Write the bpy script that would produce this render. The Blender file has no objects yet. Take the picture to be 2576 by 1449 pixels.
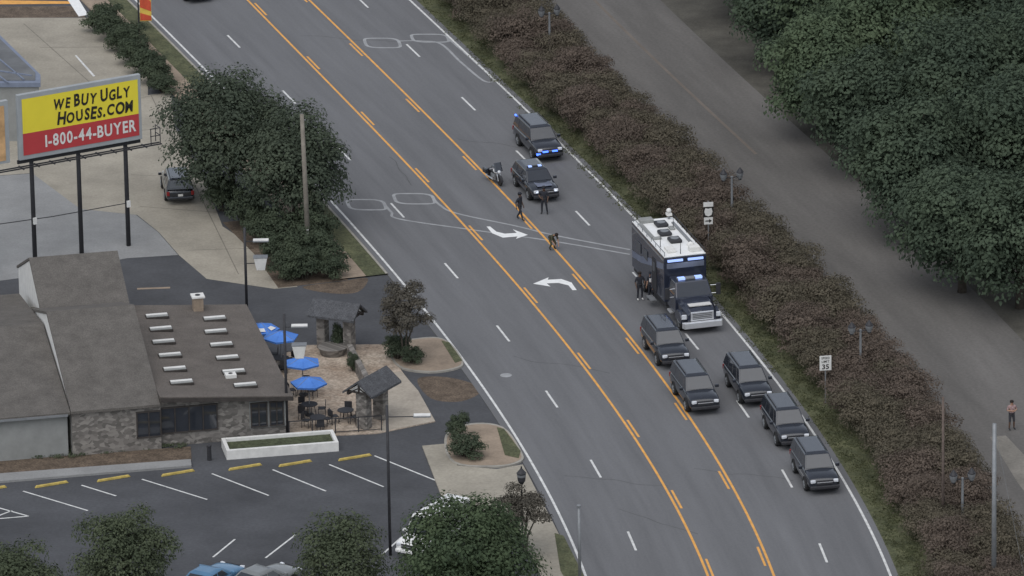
import bpy, bmesh, math, random
import numpy as np
from mathutils import Vector, Matrix
R = math.radians
random.seed(7)
S = bpy.context.scene
C = S.collection

# ------------------------------------------------------------------ camera
FP, W, HH = 20000.0, 2576.0, 1449.0
CAMH = 166.5
D0 = R(19.4)
CD = CAMH / math.tan(D0)
CAM = Vector((0, -CD, CAMH))
FWD = Vector((0, math.cos(D0), -math.sin(D0)))
R0 = Vector((1, 0, 0))
U0 = Vector((0, math.sin(D0), math.cos(D0)))
rho = 0.0175
RT = (R0 - rho * U0).normalized()
UP = (U0 + rho * R0).normalized()


def P(px, py, h=0.0):
    d = FWD + RT * ((px - W / 2) / FP) - UP * ((py - HH / 2) / FP)
    t = (h - CAM.z) / d.z
    return CAM + d * t


cd = bpy.data.cameras.new('camera')
cam = bpy.data.objects.new('camera', cd)
C.objects.link(cam)
M = Matrix.Identity(4)
for i in range(3):
    M[i][0] = RT[i]; M[i][1] = UP[i]; M[i][2] = -FWD[i]; M[i][3] = CAM[i]
cam.matrix_world = M
cd.sensor_width = 36
cd.lens = FP / W * 36
cd.clip_start = 1
cd.clip_end = 20000
S.camera = cam

# ------------------------------------------------------------------ light
w = bpy.data.worlds.new('World')
S.world = w
w.use_nodes = True
nt = w.node_tree
bg = nt.nodes['Background']
sky = nt.nodes.new('ShaderNodeTexSky')
sky.sky_type = 'NISHITA'
sky.sun_disc = False
sky.sun_elevation = R(58)
sky.sun_rotation = R(200)
hs = nt.nodes.new('ShaderNodeHueSaturation')
hs.inputs['Saturation'].default_value = 0.4
nt.links.new(sky.outputs[0], hs.inputs['Color'])
nt.links.new(hs.outputs[0], bg.inputs[0])
bg.inputs[1].default_value = 0.15
sd = bpy.data.lights.new('sun', 'SUN')
sd.energy = 1.45
sd.angle = R(70)
sd.color = (1, .98, .95)
so = bpy.data.objects.new('sun', sd)
C.objects.link(so)
so.rotation_euler = (R(30), 0, R(-20))
S.view_settings.view_transform = 'Standard'
S.view_settings.look = 'None'
S.view_settings.exposure = 0

# ------------------------------------------------------------------ materials
def mat(name, col, rough=.8, var=.25, scale=3.0, fine=None, metal=0.0, spec=.3, emit=0, coat=0, uvs=None, col2=None, bump=0, big=.35):
    m = bpy.data.materials.new(name)
    m.use_nodes = True
    n = m.node_tree.nodes
    l = m.node_tree.links
    b = n['Principled BSDF']
    b.inputs['Roughness'].default_value = rough
    b.inputs['Metallic'].default_value = metal
    b.inputs['Specular IOR Level'].default_value = spec
    b.inputs['Coat Weight'].default_value = coat
    tc = n.new('ShaderNodeTexCoord')
    n1 = n.new('ShaderNodeTexNoise')
    n1.inputs['Scale'].default_value = scale
    n1.inputs['Detail'].default_value = 6
    n1.inputs['Roughness'].default_value = .65
    if uvs:
        mp = n.new('ShaderNodeMapping')
        mp.inputs['Scale'].default_value = (uvs[0], uvs[1], 1)
        l.new(tc.outputs['UV'], mp.inputs[0])
        l.new(mp.outputs[0], n1.inputs['Vector'])
    else:
        l.new(tc.outputs['Object'], n1.inputs['Vector'])
    cr = n.new('ShaderNodeValToRGB')
    cr.color_ramp.elements[0].position = .3
    cr.color_ramp.elements[1].position = .72
    c2 = col2 or col
    cr.color_ramp.elements[0].color = tuple(c * (1 - var) for c in col) + (1,)
    cr.color_ramp.elements[1].color = tuple(min(1, c * (1 + var)) for c in c2) + (1,)
    l.new(n1.outputs[0], cr.inputs[0])
    out = cr.outputs[0]
    if fine:
        n2 = n.new('ShaderNodeTexNoise')
        n2.inputs['Scale'].default_value = fine
        n2.inputs['Detail'].default_value = 4
        l.new(tc.outputs['Object'], n2.inputs['Vector'])
        r2 = n.new('ShaderNodeMapRange')
        r2.inputs[1].default_value = .3; r2.inputs[2].default_value = .7
        r2.inputs[3].default_value = 1 - big; r2.inputs[4].default_value = 1 + big
        l.new(n2.outputs[0], r2.inputs[0])
        mx = n.new('ShaderNodeVectorMath')
        mx.operation = 'SCALE'
        l.new(out, mx.inputs[0])
        l.new(r2.outputs[0], mx.inputs['Scale'])
        out = mx.outputs[0]
    l.new(out, b.inputs['Base Color'])
    if bump:
        bp = n.new('ShaderNodeBump')
        bp.inputs['Strength'].default_value = bump
        bp.inputs['Distance'].default_value = .05
        l.new(n1.outputs[0], bp.inputs['Height'])
        l.new(bp.outputs[0], b.inputs['Normal'])
    if emit:
        b.inputs['Emission Color'].default_value = (*col, 1)
        b.inputs['Emission Strength'].default_value = emit
    return m


def leafmat(name, dark, light, sc=.6):
    m = bpy.data.materials.new(name)
    m.use_nodes = True
    n = m.node_tree.nodes
    l = m.node_tree.links
    b = n['Principled BSDF']
    b.inputs['Roughness'].default_value = .85
    b.inputs['Specular IOR Level'].default_value = .12
    g = n.new('ShaderNodeNewGeometry')
    tc = n.new('ShaderNodeTexCoord')
    nz = n.new('ShaderNodeTexNoise')
    nz.inputs['Scale'].default_value = sc
    nz.inputs['Detail'].default_value = 4
    l.new(tc.outputs['Object'], nz.inputs['Vector'])
    ad = n.new('ShaderNodeMath'); ad.operation = 'MULTIPLY_ADD'
    ad.inputs[1].default_value = 2.0; ad.inputs[2].default_value = -.62
    l.new(nz.outputs[0], ad.inputs[0])
    a2 = n.new('ShaderNodeMath'); a2.operation = 'MULTIPLY_ADD'; a2.use_clamp = True
    a2.inputs[1].default_value = .2
    l.new(g.outputs['Random Per Island'], a2.inputs[0])
    l.new(ad.outputs[0], a2.inputs[2])
    mx = n.new('ShaderNodeMix'); mx.data_type = 'RGBA'
    mx.inputs[6].default_value = (*dark, 1)
    mx.inputs[7].default_value = (*light, 1)
    l.new(a2.outputs[0], mx.inputs[0])
    l.new(mx.outputs[2], b.inputs['Base Color'])
    tl = n.new('ShaderNodeBsdfTranslucent')
    l.new(mx.outputs[2], tl.inputs['Color'])
    ms = n.new('ShaderNodeMixShader'); ms.inputs[0].default_value = .3
    l.new(b.outputs[0], ms.inputs[1]); l.new(tl.outputs[0], ms.inputs[2])
    l.new(ms.outputs[0], n['Material Output'].inputs['Surface'])
    return m


def stonemat(name, c1, c2, mortar):
    m = bpy.data.materials.new(name)
    m.use_nodes = True
    n = m.node_tree.nodes
    l = m.node_tree.links
    b = n['Principled BSDF']
    b.inputs['Roughness'].default_value = .9
    tc = n.new('ShaderNodeTexCoord')
    sp = n.new('ShaderNodeSeparateXYZ'); l.new(tc.outputs['Object'], sp.inputs[0])
    ad = n.new('ShaderNodeMath'); l.new(sp.outputs[0], ad.inputs[0]); l.new(sp.outputs[1], ad.inputs[1])
    cb = n.new('ShaderNodeCombineXYZ'); l.new(ad.outputs[0], cb.inputs[0]); l.new(sp.outputs[2], cb.inputs[1])
    vo = n.new('ShaderNodeTexVoronoi'); vo.inputs['Scale'].default_value = 3.4
    vo.inputs['Randomness'].default_value = .9
    mp = n.new('ShaderNodeMapping'); mp.inputs['Scale'].default_value = (1, 1.8, 1)
    l.new(cb.outputs[0], mp.inputs[0]); l.new(mp.outputs[0], vo.inputs['Vector'])
    cr = n.new('ShaderNodeValToRGB')
    cr.color_ramp.elements[0].color = (*c1, 1)
    cr.color_ramp.elements[1].color = (*c2, 1)
    e = cr.color_ramp.elements.new(.5); e.color = (*mortar, 1)
    sp2 = n.new('ShaderNodeSeparateColor'); l.new(vo.outputs['Color'], sp2.inputs[0])
    l.new(sp2.outputs[0], cr.inputs[0])
    l.new(cr.outputs[0], b.inputs['Base Color'])
    return m


MT = {}
MT['ground'] = mat('ground_soil', (.070, .068, .05), .95, .4, .12, 2.0)
MT['road'] = mat('road_asphalt', (.152, .153, .158), .9, .14, 1.0, 7.0, uvs=(.9, .05), big=.06)  # slight blue cast in the grey stands in for cool haze
MT['lot'] = mat('lot_asphalt', (.076, .078, .084), .9, .26, .18, 5.0, big=.1)
MT['farroad'] = mat('worn_asphalt', (.138, .130, .121), .95, .26, .9, 5.0, uvs=(.3, .035), big=.1)
MT['shadelitter'] = mat('shaded_leaf_litter', (.094, .088, .074), .95, .35, .35, 6.0, big=.15)  # leaf litter colour darkened to carry the shade under the trees
MT['apron'] = mat('worn_apron_concrete', (.21, .195, .17), .95, .25, .4, 6.0, big=.12)
MT['concrete'] = mat('grey_concrete', (.27, .27, .265), .9, .14, .4, 7, big=.08)
MT['tan'] = mat('tan_concrete', (.335, .305, .25), .9, .22, .25, 6, big=.1)
MT['walk'] = mat('pavement_concrete', (.31, .245, .185), .9, .2, .6, 6, big=.1)
MT['joint'] = mat('concrete_joint', (.20, .18, .15), .9, .2, 1.0)
MT['kerb'] = mat('kerb_concrete', (.34, .32, .28), .9, .2, 1.5)
MT['patio'] = mat('patio_paving', (.35, .26, .19), .9, .25, .5, 6, col2=(.41, .35, .285))
MT['path'] = mat('patio_path_concrete', (.39, .345, .285), .9, .15, .6, 6, big=.1)
MT['mulch'] = mat('bark_mulch', (.125, .095, .07), .95, .4, 1.2, 8)
MT['grass'] = mat('short_grass', (.074, .086, .046), .95, .3, .8, 7, col2=(.107, .109, .058))
MT['white'] = mat('white_paint', (.82, .82, .80), .7, .1, 2.5)
MT['worn'] = mat('worn_white_line', (.64, .64, .62), .8, .25, 2.5)
MT['yellow'] = mat('yellow_paint', (.74, .37, .095), .75, .18, 2.0)
MT['seal'] = mat('loop_seal', (.33, .335, .34), .9, .22, 1.5)
MT['crack'] = mat('crack_sealant', (.105, .105, .105), .9, .2, 1.5)
MT['faint'] = mat('faded_yellow_line', (.160, .136, .115), .9, .2, .4)
MT['stop'] = mat('wheel_stop_yellow', (.50, .38, .11), .8, .3, 4)
MT['shingle'] = mat('roof_shingles', (.122, .112, .101), .95, .2, 1.0, 12, big=.2)
MT['shingle2'] = mat('brown_shingles', (.131, .115, .102), .95, .18, .6, 12, big=.2)
MT['darkshingle'] = mat('dark_shingles', (.085, .087, .093), .9, .25, 3, 14)
MT['stone'] = stonemat('rubble_stone', (.11, .102, .092), (.28, .26, .235), (.18, .165, .15))
MT['stucco'] = mat('grey_stucco', (.27, .275, .265), .9, .14, 1)
MT['cream'] = mat('cream_board', (.70, .69, .66), .8, .12, 2)
MT['timber'] = mat('dark_timber', (.055, .048, .044), .8, .3, 4)
MT['glass'] = mat('dark_glass', (.030, .034, .042), .08, .1, 2, spec=.7, coat=.4)
MT['black'] = mat('black_metal', (.038, .038, .042), .55, .2, 5)
MT['steel'] = mat('grey_steel', (.25, .26, .27), .5, .15, 3, metal=.3)
MT['chrome'] = mat('chrome', (.82, .83, .85), .3, .05, 3, metal=.6)
MT['rubber'] = mat('rubber', (.03, .03, .03), .9, .2, 6)
MT['paint_black'] = mat('black_car_paint', (.015, .018, .026), .2, .15, 2, coat=.8, spec=.5)
MT['paint_navy'] = mat('navy_car_paint', (.022, .027, .044), .25, .15, 2, coat=.6, spec=.5)
MT['paint_blue'] = mat('light_blue_car_paint', (.10, .22, .36), .3, .1, 2, coat=.5)
MT['paint_grey'] = mat('grey_car_paint', (.20, .21, .21), .3, .1, 2, coat=.5)
MT['paint_white'] = mat('white_car_paint', (.84, .84, .82), .45, .08, 2, coat=.2)
MT['lens'] = mat('lamp_lens', (.7, .72, .75), .2, .05, 4)
MT['redlens'] = mat('tail_lens', (.25, .02, .02), .25, .1, 4)
MT['bluelit'] = mat('blue_beacon_lit', (.06, .16, 1.0), .3, .02, 2, emit=3.0)
MT['bluepale'] = mat('pale_blue_beacon_lit', (.36, .50, 1.0), .3, .02, 2, emit=.75)
MT['whitelit'] = mat('white_lamp_lit', (.75, .82, 1.0), .3, .02, 2, emit=.8)
MT['graphic'] = mat('grey_blue_graphic', (.16, .18, .24), .5, .35, .8)
MT['wood'] = mat('weathered_wood', (.21, .19, .16), .9, .25, 2)
MT['rust'] = mat('rusty_steel', (.135, .105, .09), .9, .3, 2)
MT['bark'] = mat('bark', (.075, .064, .052), .95, .35, 4)
MT['bbyellow'] = mat('billboard_yellow', (.80, .67, .055), .6, .04, .8)
MT['bbred'] = mat('billboard_red', (.47, .055, .06), .6, .06, .8)
MT['bbframe'] = mat('billboard_grey_frame', (.34, .36, .37), .7, .1, 1)
MT['bborange'] = mat('billboard_orange', (.58, .36, .18), .6, .4, .9)
MT['ink'] = mat('black_ink', (.025, .022, .02), .7, .1, 3)
MT['umbrella'] = mat('blue_canvas', (.085, .225, .62), .85, .14, 2)
MT['soil'] = mat('planter_soil', (.07, .08, .045), .95, .5, 2.5, 8)
MT['skin'] = mat('skin', (.38, .23, .16), .6, .06, 5)
MT['skind'] = mat('dark_skin', (.12, .075, .055), .6, .06, 5)
MT['uniform'] = mat('dark_uniform', (.030, .032, .040), .85, .2, 8)
MT['olive'] = mat('olive_cloth', (.075, .072, .045), .9, .25, 8)
MT['redcloth'] = mat('red_cloth', (.24, .11, .105), .9, .35, 9, col2=(.42, .32, .31))
MT['whitecloth'] = mat('white_cloth', (.6, .59, .57), .9, .1, 8)
MT['shorts'] = mat('grey_cloth', (.05, .05, .056), .9, .2, 8)
MT['hair'] = mat('dark_hair', (.02, .015, .012), .7, .2, 9)
MT['banner'] = mat('banner_cloth', (.72, .50, .10), .8, .2, 1.8)
MT['bannerred'] = mat('banner_red', (.60, .10, .05), .8, .2, 1.8)
MT['bluetrim'] = mat('blue_grey_trim', (.19, .22, .29), .6, .14, 2)
MT['roofgrey'] = mat('flat_roof_grey', (.15, .155, .16), .8, .25, .5)
LF = {}  # dark leaf tones are lifted to stand in for aerial haze
LF['oak'] = leafmat('oak_leaves', (.054, .075, .055), (.112, .146, .094), .28)
LF['oakl'] = leafmat('bright_oak_leaves', (.066, .094, .060), (.148, .190, .110), .28)
LF['left'] = leafmat('dark_tree_leaves', (.056, .072, .053), (.112, .135, .092), .35)
LF['deep'] = leafmat('deep_green_leaves', (.054, .079, .047), (.114, .150, .080), .45)
LF['hedge'] = leafmat('brown_hedge_leaves', (.106, .086, .070), (.225, .178, .144), .4)
LF['hedge2'] = leafmat('green_brown_hedge_leaves', (.094, .086, .062), (.198, .170, .125), .4)
LF['shrub'] = leafmat('green_shrub_leaves', (.056, .073, .050), (.112, .137, .086), .8)
LF['crape'] = leafmat('brown_green_leaves', (.078, .074, .062), (.168, .150, .122), .8)
LF['olive'] = leafmat('olive_leaves', (.066, .084, .052), (.136, .158, .096), .5)
LF['grass'] = leafmat('grass_blades', (.078, .091, .046), (.130, .133, .072), .5)


# ------------------------------------------------------------------ mesh builder
class MB:
    def __init__(s):
        s.v = []; s.f = []; s.m = []; s.mi = 0

    def add(s, vs, fs):
        o = len(s.v)
        s.v += [tuple(v) for v in vs]
        for f in fs:
            s.f.append([i + o for i in f]); s.m.append(s.mi)
        return s

    def hexa(s, b, t):
        return s.add(list(b) + list(t), [(3, 2, 1, 0), (4, 5, 6, 7), (0, 1, 5, 4), (1, 2, 6, 5), (2, 3, 7, 6), (3, 0, 4, 7)])

    def box(s, cx, cy, cz, sx, sy, sz, rz=0, taper=1.0):
        a, b2, c = sx / 2, sy / 2, sz / 2
        co, si = math.cos(rz), math.sin(rz)
        def q(x, y, z): return (cx + x * co - y * si, cy + x * si + y * co, cz + z)
        t = taper
        return s.hexa([q(-a, -b2, -c), q(a, -b2, -c), q(a, b2, -c), q(-a, b2, -c)],
                      [q(-a * t, -b2 * t, c), q(a * t, -b2 * t, c), q(a * t, b2 * t, c), q(-a * t, b2 * t, c)])

    def tube(s, p0, p1, r0, r1=None, n=8):
        return s.path([p0, p1], [r0, r0 if r1 is None else r1], n)

    def path(s, pts, rs, n=8):
        pts = [Vector(p) for p in pts]
        if not isinstance(rs, (list, tuple)): rs = [rs] * len(pts)
        vs = []; fs = []
        for i, p in enumerate(pts):
            d = (pts[min(i + 1, len(pts) - 1)] - pts[max(i - 1, 0)]).normalized()
            a = d.cross(Vector((0, 0, 1)) if abs(d.z) < .9 else Vector((1, 0, 0))).normalized()
            b = d.cross(a)
            for k in range(n):
                t = 2 * math.pi * (k + .5) / n
                vs.append(p + (a * math.cos(t) + b * math.sin(t)) * rs[i])
        for i in range(len(pts) - 1):
            for k in range(n):
                k2 = (k + 1) % n
                fs.append((i * n + k, i * n + k2, (i + 1) * n + k2, (i + 1) * n + k))
        fs.append(tuple(range(n))[::-1]); e = (len(pts) - 1) * n
        fs.append(tuple(range(e, e + n)))
        return s.add(vs, fs)

    def lathe(s, prof, n=16, T=None):
        T = T or Matrix.Identity(4)
        vs = []; fs = []
        for r, z in prof:
            for k in range(n):
                t = 2 * math.pi * k / n
                vs.append(T @ Vector((r * math.cos(t), r * math.sin(t), z)))
        for i in range(len(prof) - 1):
            for k in range(n):
                k2 = (k + 1) % n
                fs.append((i * n + k, i * n + k2, (i + 1) * n + k2, (i + 1) * n + k))
        fs.append(tuple(range(n))[::-1]); e = (len(prof) - 1) * n
        fs.append(tuple(range(e, e + n)))
        return s.add(vs, fs)

    def sphere(s, c, r, sc=(1, 1, 1), n=10):
        prof = [(max(.001, r * math.sin(math.pi * i / 6)), -r * math.cos(math.pi * i / 6)) for i in range(7)]
        return s.lathe(prof, n, Matrix.Translation(c) @ Matrix.Diagonal((*sc, 1)))

    def prism(s, poly, z0, z1):
        n = len(poly)
        vs = [(p[0], p[1], z0) for p in poly] + [(p[0], p[1], z1) for p in poly]
        fs = [tuple(range(n))[::-1], tuple(range(n, 2 * n))] + [(i, (i + 1) % n, n + (i + 1) % n, n + i) for i in range(n)]
        return s.add(vs, fs)

    def extr_y(s, poly, y0, y1):
        n = len(poly)
        vs = [(p[0], y0, p[1]) for p in poly] + [(p[0], y1, p[1]) for p in poly]
        fs = [tuple(range(n))[::-1], tuple(range(n, 2 * n))] + [(i, (i + 1) % n, n + (i + 1) % n, n + i) for i in range(n)]
        return s.add(vs, fs)

    def extr_x(s, poly, x0, x1):
        n = len(poly)
        vs = [(x0, p[0], p[1]) for p in poly] + [(x1, p[0], p[1]) for p in poly]
        fs = [tuple(range(n))[::-1], tuple(range(n, 2 * n))] + [(i, (i + 1) % n, n + (i + 1) % n, n + i) for i in range(n)]
        return s.add(vs, fs)

    def loft(s, rings):
        n = len(rings[0]); vs = [p for r in rings for p in r]; fs = []
        for i in range(len(rings) - 1):
            for k in range(n):
                k2 = (k + 1) % n
                fs.append((i * n + k, i * n + k2, (i + 1) * n + k2, (i + 1) * n + k))
        fs.append(tuple(range(n))[::-1]); e = (len(rings) - 1) * n
        fs.append(tuple(range(e, e + n)))
        return s.add(vs, fs)

    def build(s, name, m, parent=None, smooth=False, bevel=0, sub=0, recalc=True, tri=False, seg=2):
        me = bpy.data.meshes.new(name)
        me.from_pydata(s.v, [], s.f)
        ms = m if isinstance(m, (list, tuple)) else [m]
        for q in ms: me.materials.append(q)
        if len(ms) > 1:
            me.polygons.foreach_set('material_index', s.m)
        if recalc:
            bm = bmesh.new(); bm.from_mesh(me)
            bmesh.ops.recalc_face_normals(bm, faces=bm.faces[:])
            if tri: bmesh.ops.triangulate(bm, faces=bm.faces[:])
            bm.to_mesh(me); bm.free()
        if smooth:
            me.polygons.foreach_set('use_smooth', [True] * len(me.polygons))
        o = bpy.data.objects.new(name, me)
        C.objects.link(o)
        if parent: o.parent = parent
        if bevel:
            b = o.modifiers.new('bevel', 'BEVEL'); b.width = bevel; b.segments = seg; b.limit_method = 'ANGLE'; b.angle_limit = R(20 if seg > 2 else 35)
        if sub:
            q = o.modifiers.new('sub', 'SUBSURF'); q.levels = sub; q.render_levels = sub
        return o


def tag(o, label=None, cat=None, group=None, kind=None):
    if label: o['label'] = label
    if cat: o['category'] = cat
    if group: o['group'] = group
    if kind: o['kind'] = kind
    return o


def thing(name, label, cat, loc=(0, 0, 0), rz=0, group=None):
    o = bpy.data.objects.new(name, None)
    o.empty_display_size = .2
    C.objects.link(o)
    o.location = loc; o.rotation_euler = (0, 0, rz)
    return tag(o, label, cat, group)


def KIDS(o): return [c for c in C.objects if c.parent == o]


def copy_tree(o, parent=None):
    c = o.copy(); C.objects.link(c)
    if parent: c.parent = parent
    for ch in KIDS(o): copy_tree(ch, c)
    return c


def struct(o):
    o['kind'] = 'structure'; return o


# ------------------------------------------------------------------ curves traced along the road
def fit(pts, deg=3):
    y = np.array([p[1] for p in pts], float) / 1000; x = np.array([p[0] for p in pts], float)
    c = np.polyfit(y, x, deg)
    return lambda py: float(np.polyval(c, py / 1000))


LE = fit([(400, 55), (500, 165), (820, 500), (995, 688), (1078, 785), (1120, 840), (1200, 950), (1262, 1050), (1305, 1110), (1352, 1200), (1400, 1290), (1450, 1390), (1478, 1449)])
LY = fit([(635, 10), (775, 160), (912, 300), (1048, 443), (1190, 588), (1330, 745), (1460, 910), (1580, 1080), (1682, 1258), (1778, 1430)])
RY = fit([(783, 5), (905, 125), (1050, 265), (1190, 412), (1331, 560), (1472, 708), (1606, 870), (1722, 1035), (1828, 1208), (1930, 1400)])
RE = fit([(1040, 5), (1130, 95), (1240, 200), (1320, 275), (1420, 375), (1500, 455), (1600, 555), (1830, 795), (1900, 880), (1965, 975), (2050, 1100), (2113, 1215), (2170, 1310), (2250, 1449)])
LDP = [(590, 105), (725, 245), (862, 387), (1000, 530), (1138, 682), (1270, 840), (1385, 1005), (1495, 1180), (1592, 1362)]
RDP = [(912, 5), (1040, 128), (1175, 262), (1312, 397), (1467, 550), (1612, 705), (1748, 860), (1865, 1030), (1973, 1205), (2075, 1392)]
LD = fit(LDP); RD = fit(RDP)
HL = fit([(1120, 0), (1262, 160), (1355, 250), (1500, 400), (1632, 520), (1785, 660), (1900, 800), (1990, 900), (2075, 1000), (2155, 1100), (2220, 1200), (2275, 1300), (2345, 1449)])
YS = np.linspace(-160, 1640, 120)


def cpts(f, ys=YS): return [P(f(y), y) for y in ys]


def offs(pts, d):   # + = to the right of the road as seen in the photo
    o = []
    for i, p in enumerate(pts):
        t = (pts[min(i + 1, len(pts) - 1)] - pts[max(i - 1, 0)]); t.z = 0; t.normalize()
        o.append(p + Vector((-t.y, t.x, 0)) * d)
    return o


def tang(f, py):
    t = P(f(py + 25), py + 25) - P(f(py - 25), py - 25); t.z = 0
    return t.normalized()


def head(f, py):
    t = tang(f, py); return math.atan2(t.y, t.x)


def ribbon(name, A, B, z, m, parent=None, h=0, na=1):
    vs = []; fs = []; uv = []
    L = 0
    for i in range(len(A)):
        if i: L += (A[i] - A[i - 1]).length
        for k in range(na + 1):
            p = A[i].lerp(B[i], k / na)
            vs.append((p.x, p.y, z)); uv.append((k / na * (A[i] - B[i]).length, L))
    n = na + 1
    for i in range(len(A) - 1):
        for k in range(na):
            fs.append((i * n + k, i * n + k + 1, (i + 1) * n + k + 1, (i + 1) * n + k))
    me = bpy.data.meshes.new(name)
    if h:
        base = len(vs)
        vs += [(v[0], v[1], 0) for v in vs[:base]]
        uv += uv[:base]
        for i in range(len(A) - 1):
            fs.append((i * n, (i + 1) * n, base + (i + 1) * n, base + i * n))
            fs.append((i * n + na, base + i * n + na, base + (i + 1) * n + na, (i + 1) * n + na))
    me.from_pydata(vs, [], fs)
    bm = bmesh.new(); bm.from_mesh(me)
    if h: bmesh.ops.recalc_face_normals(bm, faces=bm.faces[:])
    up = sum(f.normal.z for f in bm.faces)
    if up < 0:
        bmesh.ops.reverse_faces(bm, faces=bm.faces[:])
    bm.to_mesh(me); bm.free()
    ul = me.uv_layers.new(name='UVMap')
    for lp in me.loops: ul.data[lp.index].uv = uv[lp.vertex_index]
    me.materials.append(m)
    o = bpy.data.objects.new(name, me); C.objects.link(o)
    if parent: o.parent = parent
    return o


def strip(name, pts, width, z, m, parent=None):
    return ribbon(name, offs(pts, -width / 2), offs(pts, width / 2), z, m, parent)


def sheet(name, pix, z, m, parent=None, h=0):
    mb = MB()
    q = [P(x, y) for x, y in pix]
    if h:
        mb.prism([(p.x, p.y) for p in q], 0, h)
    else:
        mb.add([(p.x, p.y, z) for p in q], [tuple(range(len(q)))])
    o = mb.build(name, m, parent, tri=True)
    if not h:
        if o.data.polygons[0].normal.z < 0:
            o.data.flip_normals()
    return o


def smooth_pix(pts, k=8, closed=False):
    out = []
    n = len(pts)
    rng_ = range(n if closed else n - 1)
    for i in rng_:
        g = lambda j: Vector(pts[j % n]) if closed else Vector(pts[max(0, min(n - 1, j))])
        p0, p1, p2, p3 = g(i - 1), g(i), g(i + 1), g(i + 2)
        for a in range(k):
            t = a / k
            out.append(tuple(.5 * ((2 * p1) + (p2 - p0) * t + (2 * p0 - 5 * p1 + 4 * p2 - p3) * t * t + (3 * p1 - p0 - 3 * p2 + p3) * t ** 3)))
    if not closed: out.append(tuple(pts[-1]))
    return out


# ------------------------------------------------------------------ ground and roads
g = MB(); g.add([(-4000, -4000, 0), (4000, -4000, 0), (4000, 6000, 0), (-4000, 6000, 0)], [(0, 1, 2, 3)])
struct(g.build('ground', MT['ground'], recalc=False))
le, re = cpts(LE), cpts(RE)
road = struct(ribbon('main_road', offs(le, -.5), offs(re, .45), .024, MT['road'], na=6))
strip('edge_line', le, .15, .032, MT['worn'], road)
strip('edge_line', re, .15, .032, MT['worn'], road)
strip('yellow_line', cpts(LY), .15, .032, MT['yellow'], road)
strip('yellow_line', cpts(RY), .15, .032, MT['yellow'], road)


def dash(f, x, y, off, L, wd, m, name):
    t = tang(f, y); p = P(x, y); nrm = Vector((-t.y, t.x, 0)) * off
    strip(name, [p + nrm - t * L / 2, p + nrm, p + nrm + t * L / 2], wd, .032, m, road)


for x, y in LDP: dash(LD, LD(y), y, 0, 3.05, .14, MT['worn'], 'lane_dash')
for x, y in RDP: dash(RD, RD(y), y, 0, 3.05, .14, MT['worn'], 'lane_dash')
for y in (25, 160, 300, 443, 588, 745, 910, 1080, 1258, 1432): dash(LY, LY(y), y, .28, 3.05, .14, MT['yellow'], 'yellow_dash')
for y in (-10, 125, 265, 410, 557, 708, 870, 1035, 1208, 1400): dash(RY, RY(y), y, -.28, 3.05, .14, MT['yellow'], 'yellow_dash')
sheet('turn_arrow', [(1224, 571), (1233, 571), (1249, 584), (1270, 589), (1300, 587), (1290, 578), (1328, 592), (1298, 602), (1302, 596), (1265, 599), (1238, 588)], .034, MT['white'], road)
sheet('turn_arrow', [(1451, 731), (1440, 731), (1430, 719), (1405, 713), (1375, 714), (1385, 722), (1341, 715), (1380, 699), (1378, 705), (1412, 703), (1438, 712)], .034, MT['white'], road)


def oval(cx, cy, a, b, sk=0):
    return [(cx + a * math.copysign(abs(math.cos(t)) ** .5, math.cos(t)) + sk * math.sin(t), cy + b * math.copysign(abs(math.sin(t)) ** .5, math.sin(t))) for t in [2 * math.pi * i / 28 for i in range(29)]]


for cx, cy, a, b, sk in ((922, 516, 46, 13, 12), (1042, 501, 49, 13, 12), (962, 109, 43, 12, 10), (1082, 97, 45, 10, 10)):
    strip('loop_detector_cut', [P(*p) for p in oval(cx, cy, a, b, sk)], .22, .030, MT['seal'], road)
for tail in ([(968, 516), (985, 535), (1005, 552), (1180, 578), (1380, 606), (1585, 641)], [(1090, 500), (1108, 518), (1150, 538), (1300, 570), (1400, 594), (1585, 629)],
             [(1005, 104), (1060, 104), (1110, 112), (1160, 158), (1215, 203), (1240, 207)], [(1126, 97), (1142, 110), (1190, 152), (1238, 197), (1240, 207)]):
    strip('loop_detector_cut', [P(*p) for p in smooth_pix(tail)], .18, .0305, MT['seal'], road)
rc = random.Random(11)
for x, y, dx, dy in ((980, 395, 60, 70), (1290, 900, 250, 40), (1420, 1195, 260, 30), (1560, 1285, 190, 60), (760, 90, 250, 20), (1150, 350, 160, 20), (1750, 1180, 250, 30)):
    pts = [(x + dx * k / 6 + rc.uniform(-6, 6), y + dy * k / 6 + rc.uniform(-4, 4)) for k in range(7)]
    strip('crack_seal', [P(*p) for p in smooth_pix(pts, 4)], .06, .028, MT['crack'], road)
mb = MB(); mb.lathe([(.36, 0), (.36, .03)], 20); o = mb.build('manhole_cover', MT['seal'], road); o.location = P(1273, 945) + Vector((0, 0, .003))

hl = offs(cpts(HL), -.55)
verge = struct(ribbon('right_verge', offs(re, .45), offs(hl, 1.2), .012, MT['grass'], na=2))
bed = struct(ribbon('hedge_bed', offs(hl, 1.2), offs(hl, 6.3), .01, MT['mulch'], na=2))
far = struct(ribbon('side_road', offs(hl, 6.3), offs(hl, 15.0), .016, MT['farroad'], na=4))
struct(ribbon('woodland_floor', offs(hl, 15.0), offs(hl, 70), .012, MT['shadelitter'], na=4))
strip('faded_centre_line', offs(hl, 10.6)[:40], .22, .022, MT['faint'], far)
kb = struct(ribbon('side_road_kerb', offs(hl, 6.05), offs(hl, 6.3), .12, MT['kerb'], h=1))
struct(sheet('concrete_apron', [(2490, 1100), (2530, 1096), (2600, 1170), (2720, 1300), (2720, 1420), (2560, 1215)], .02, MT['apron']))
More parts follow.
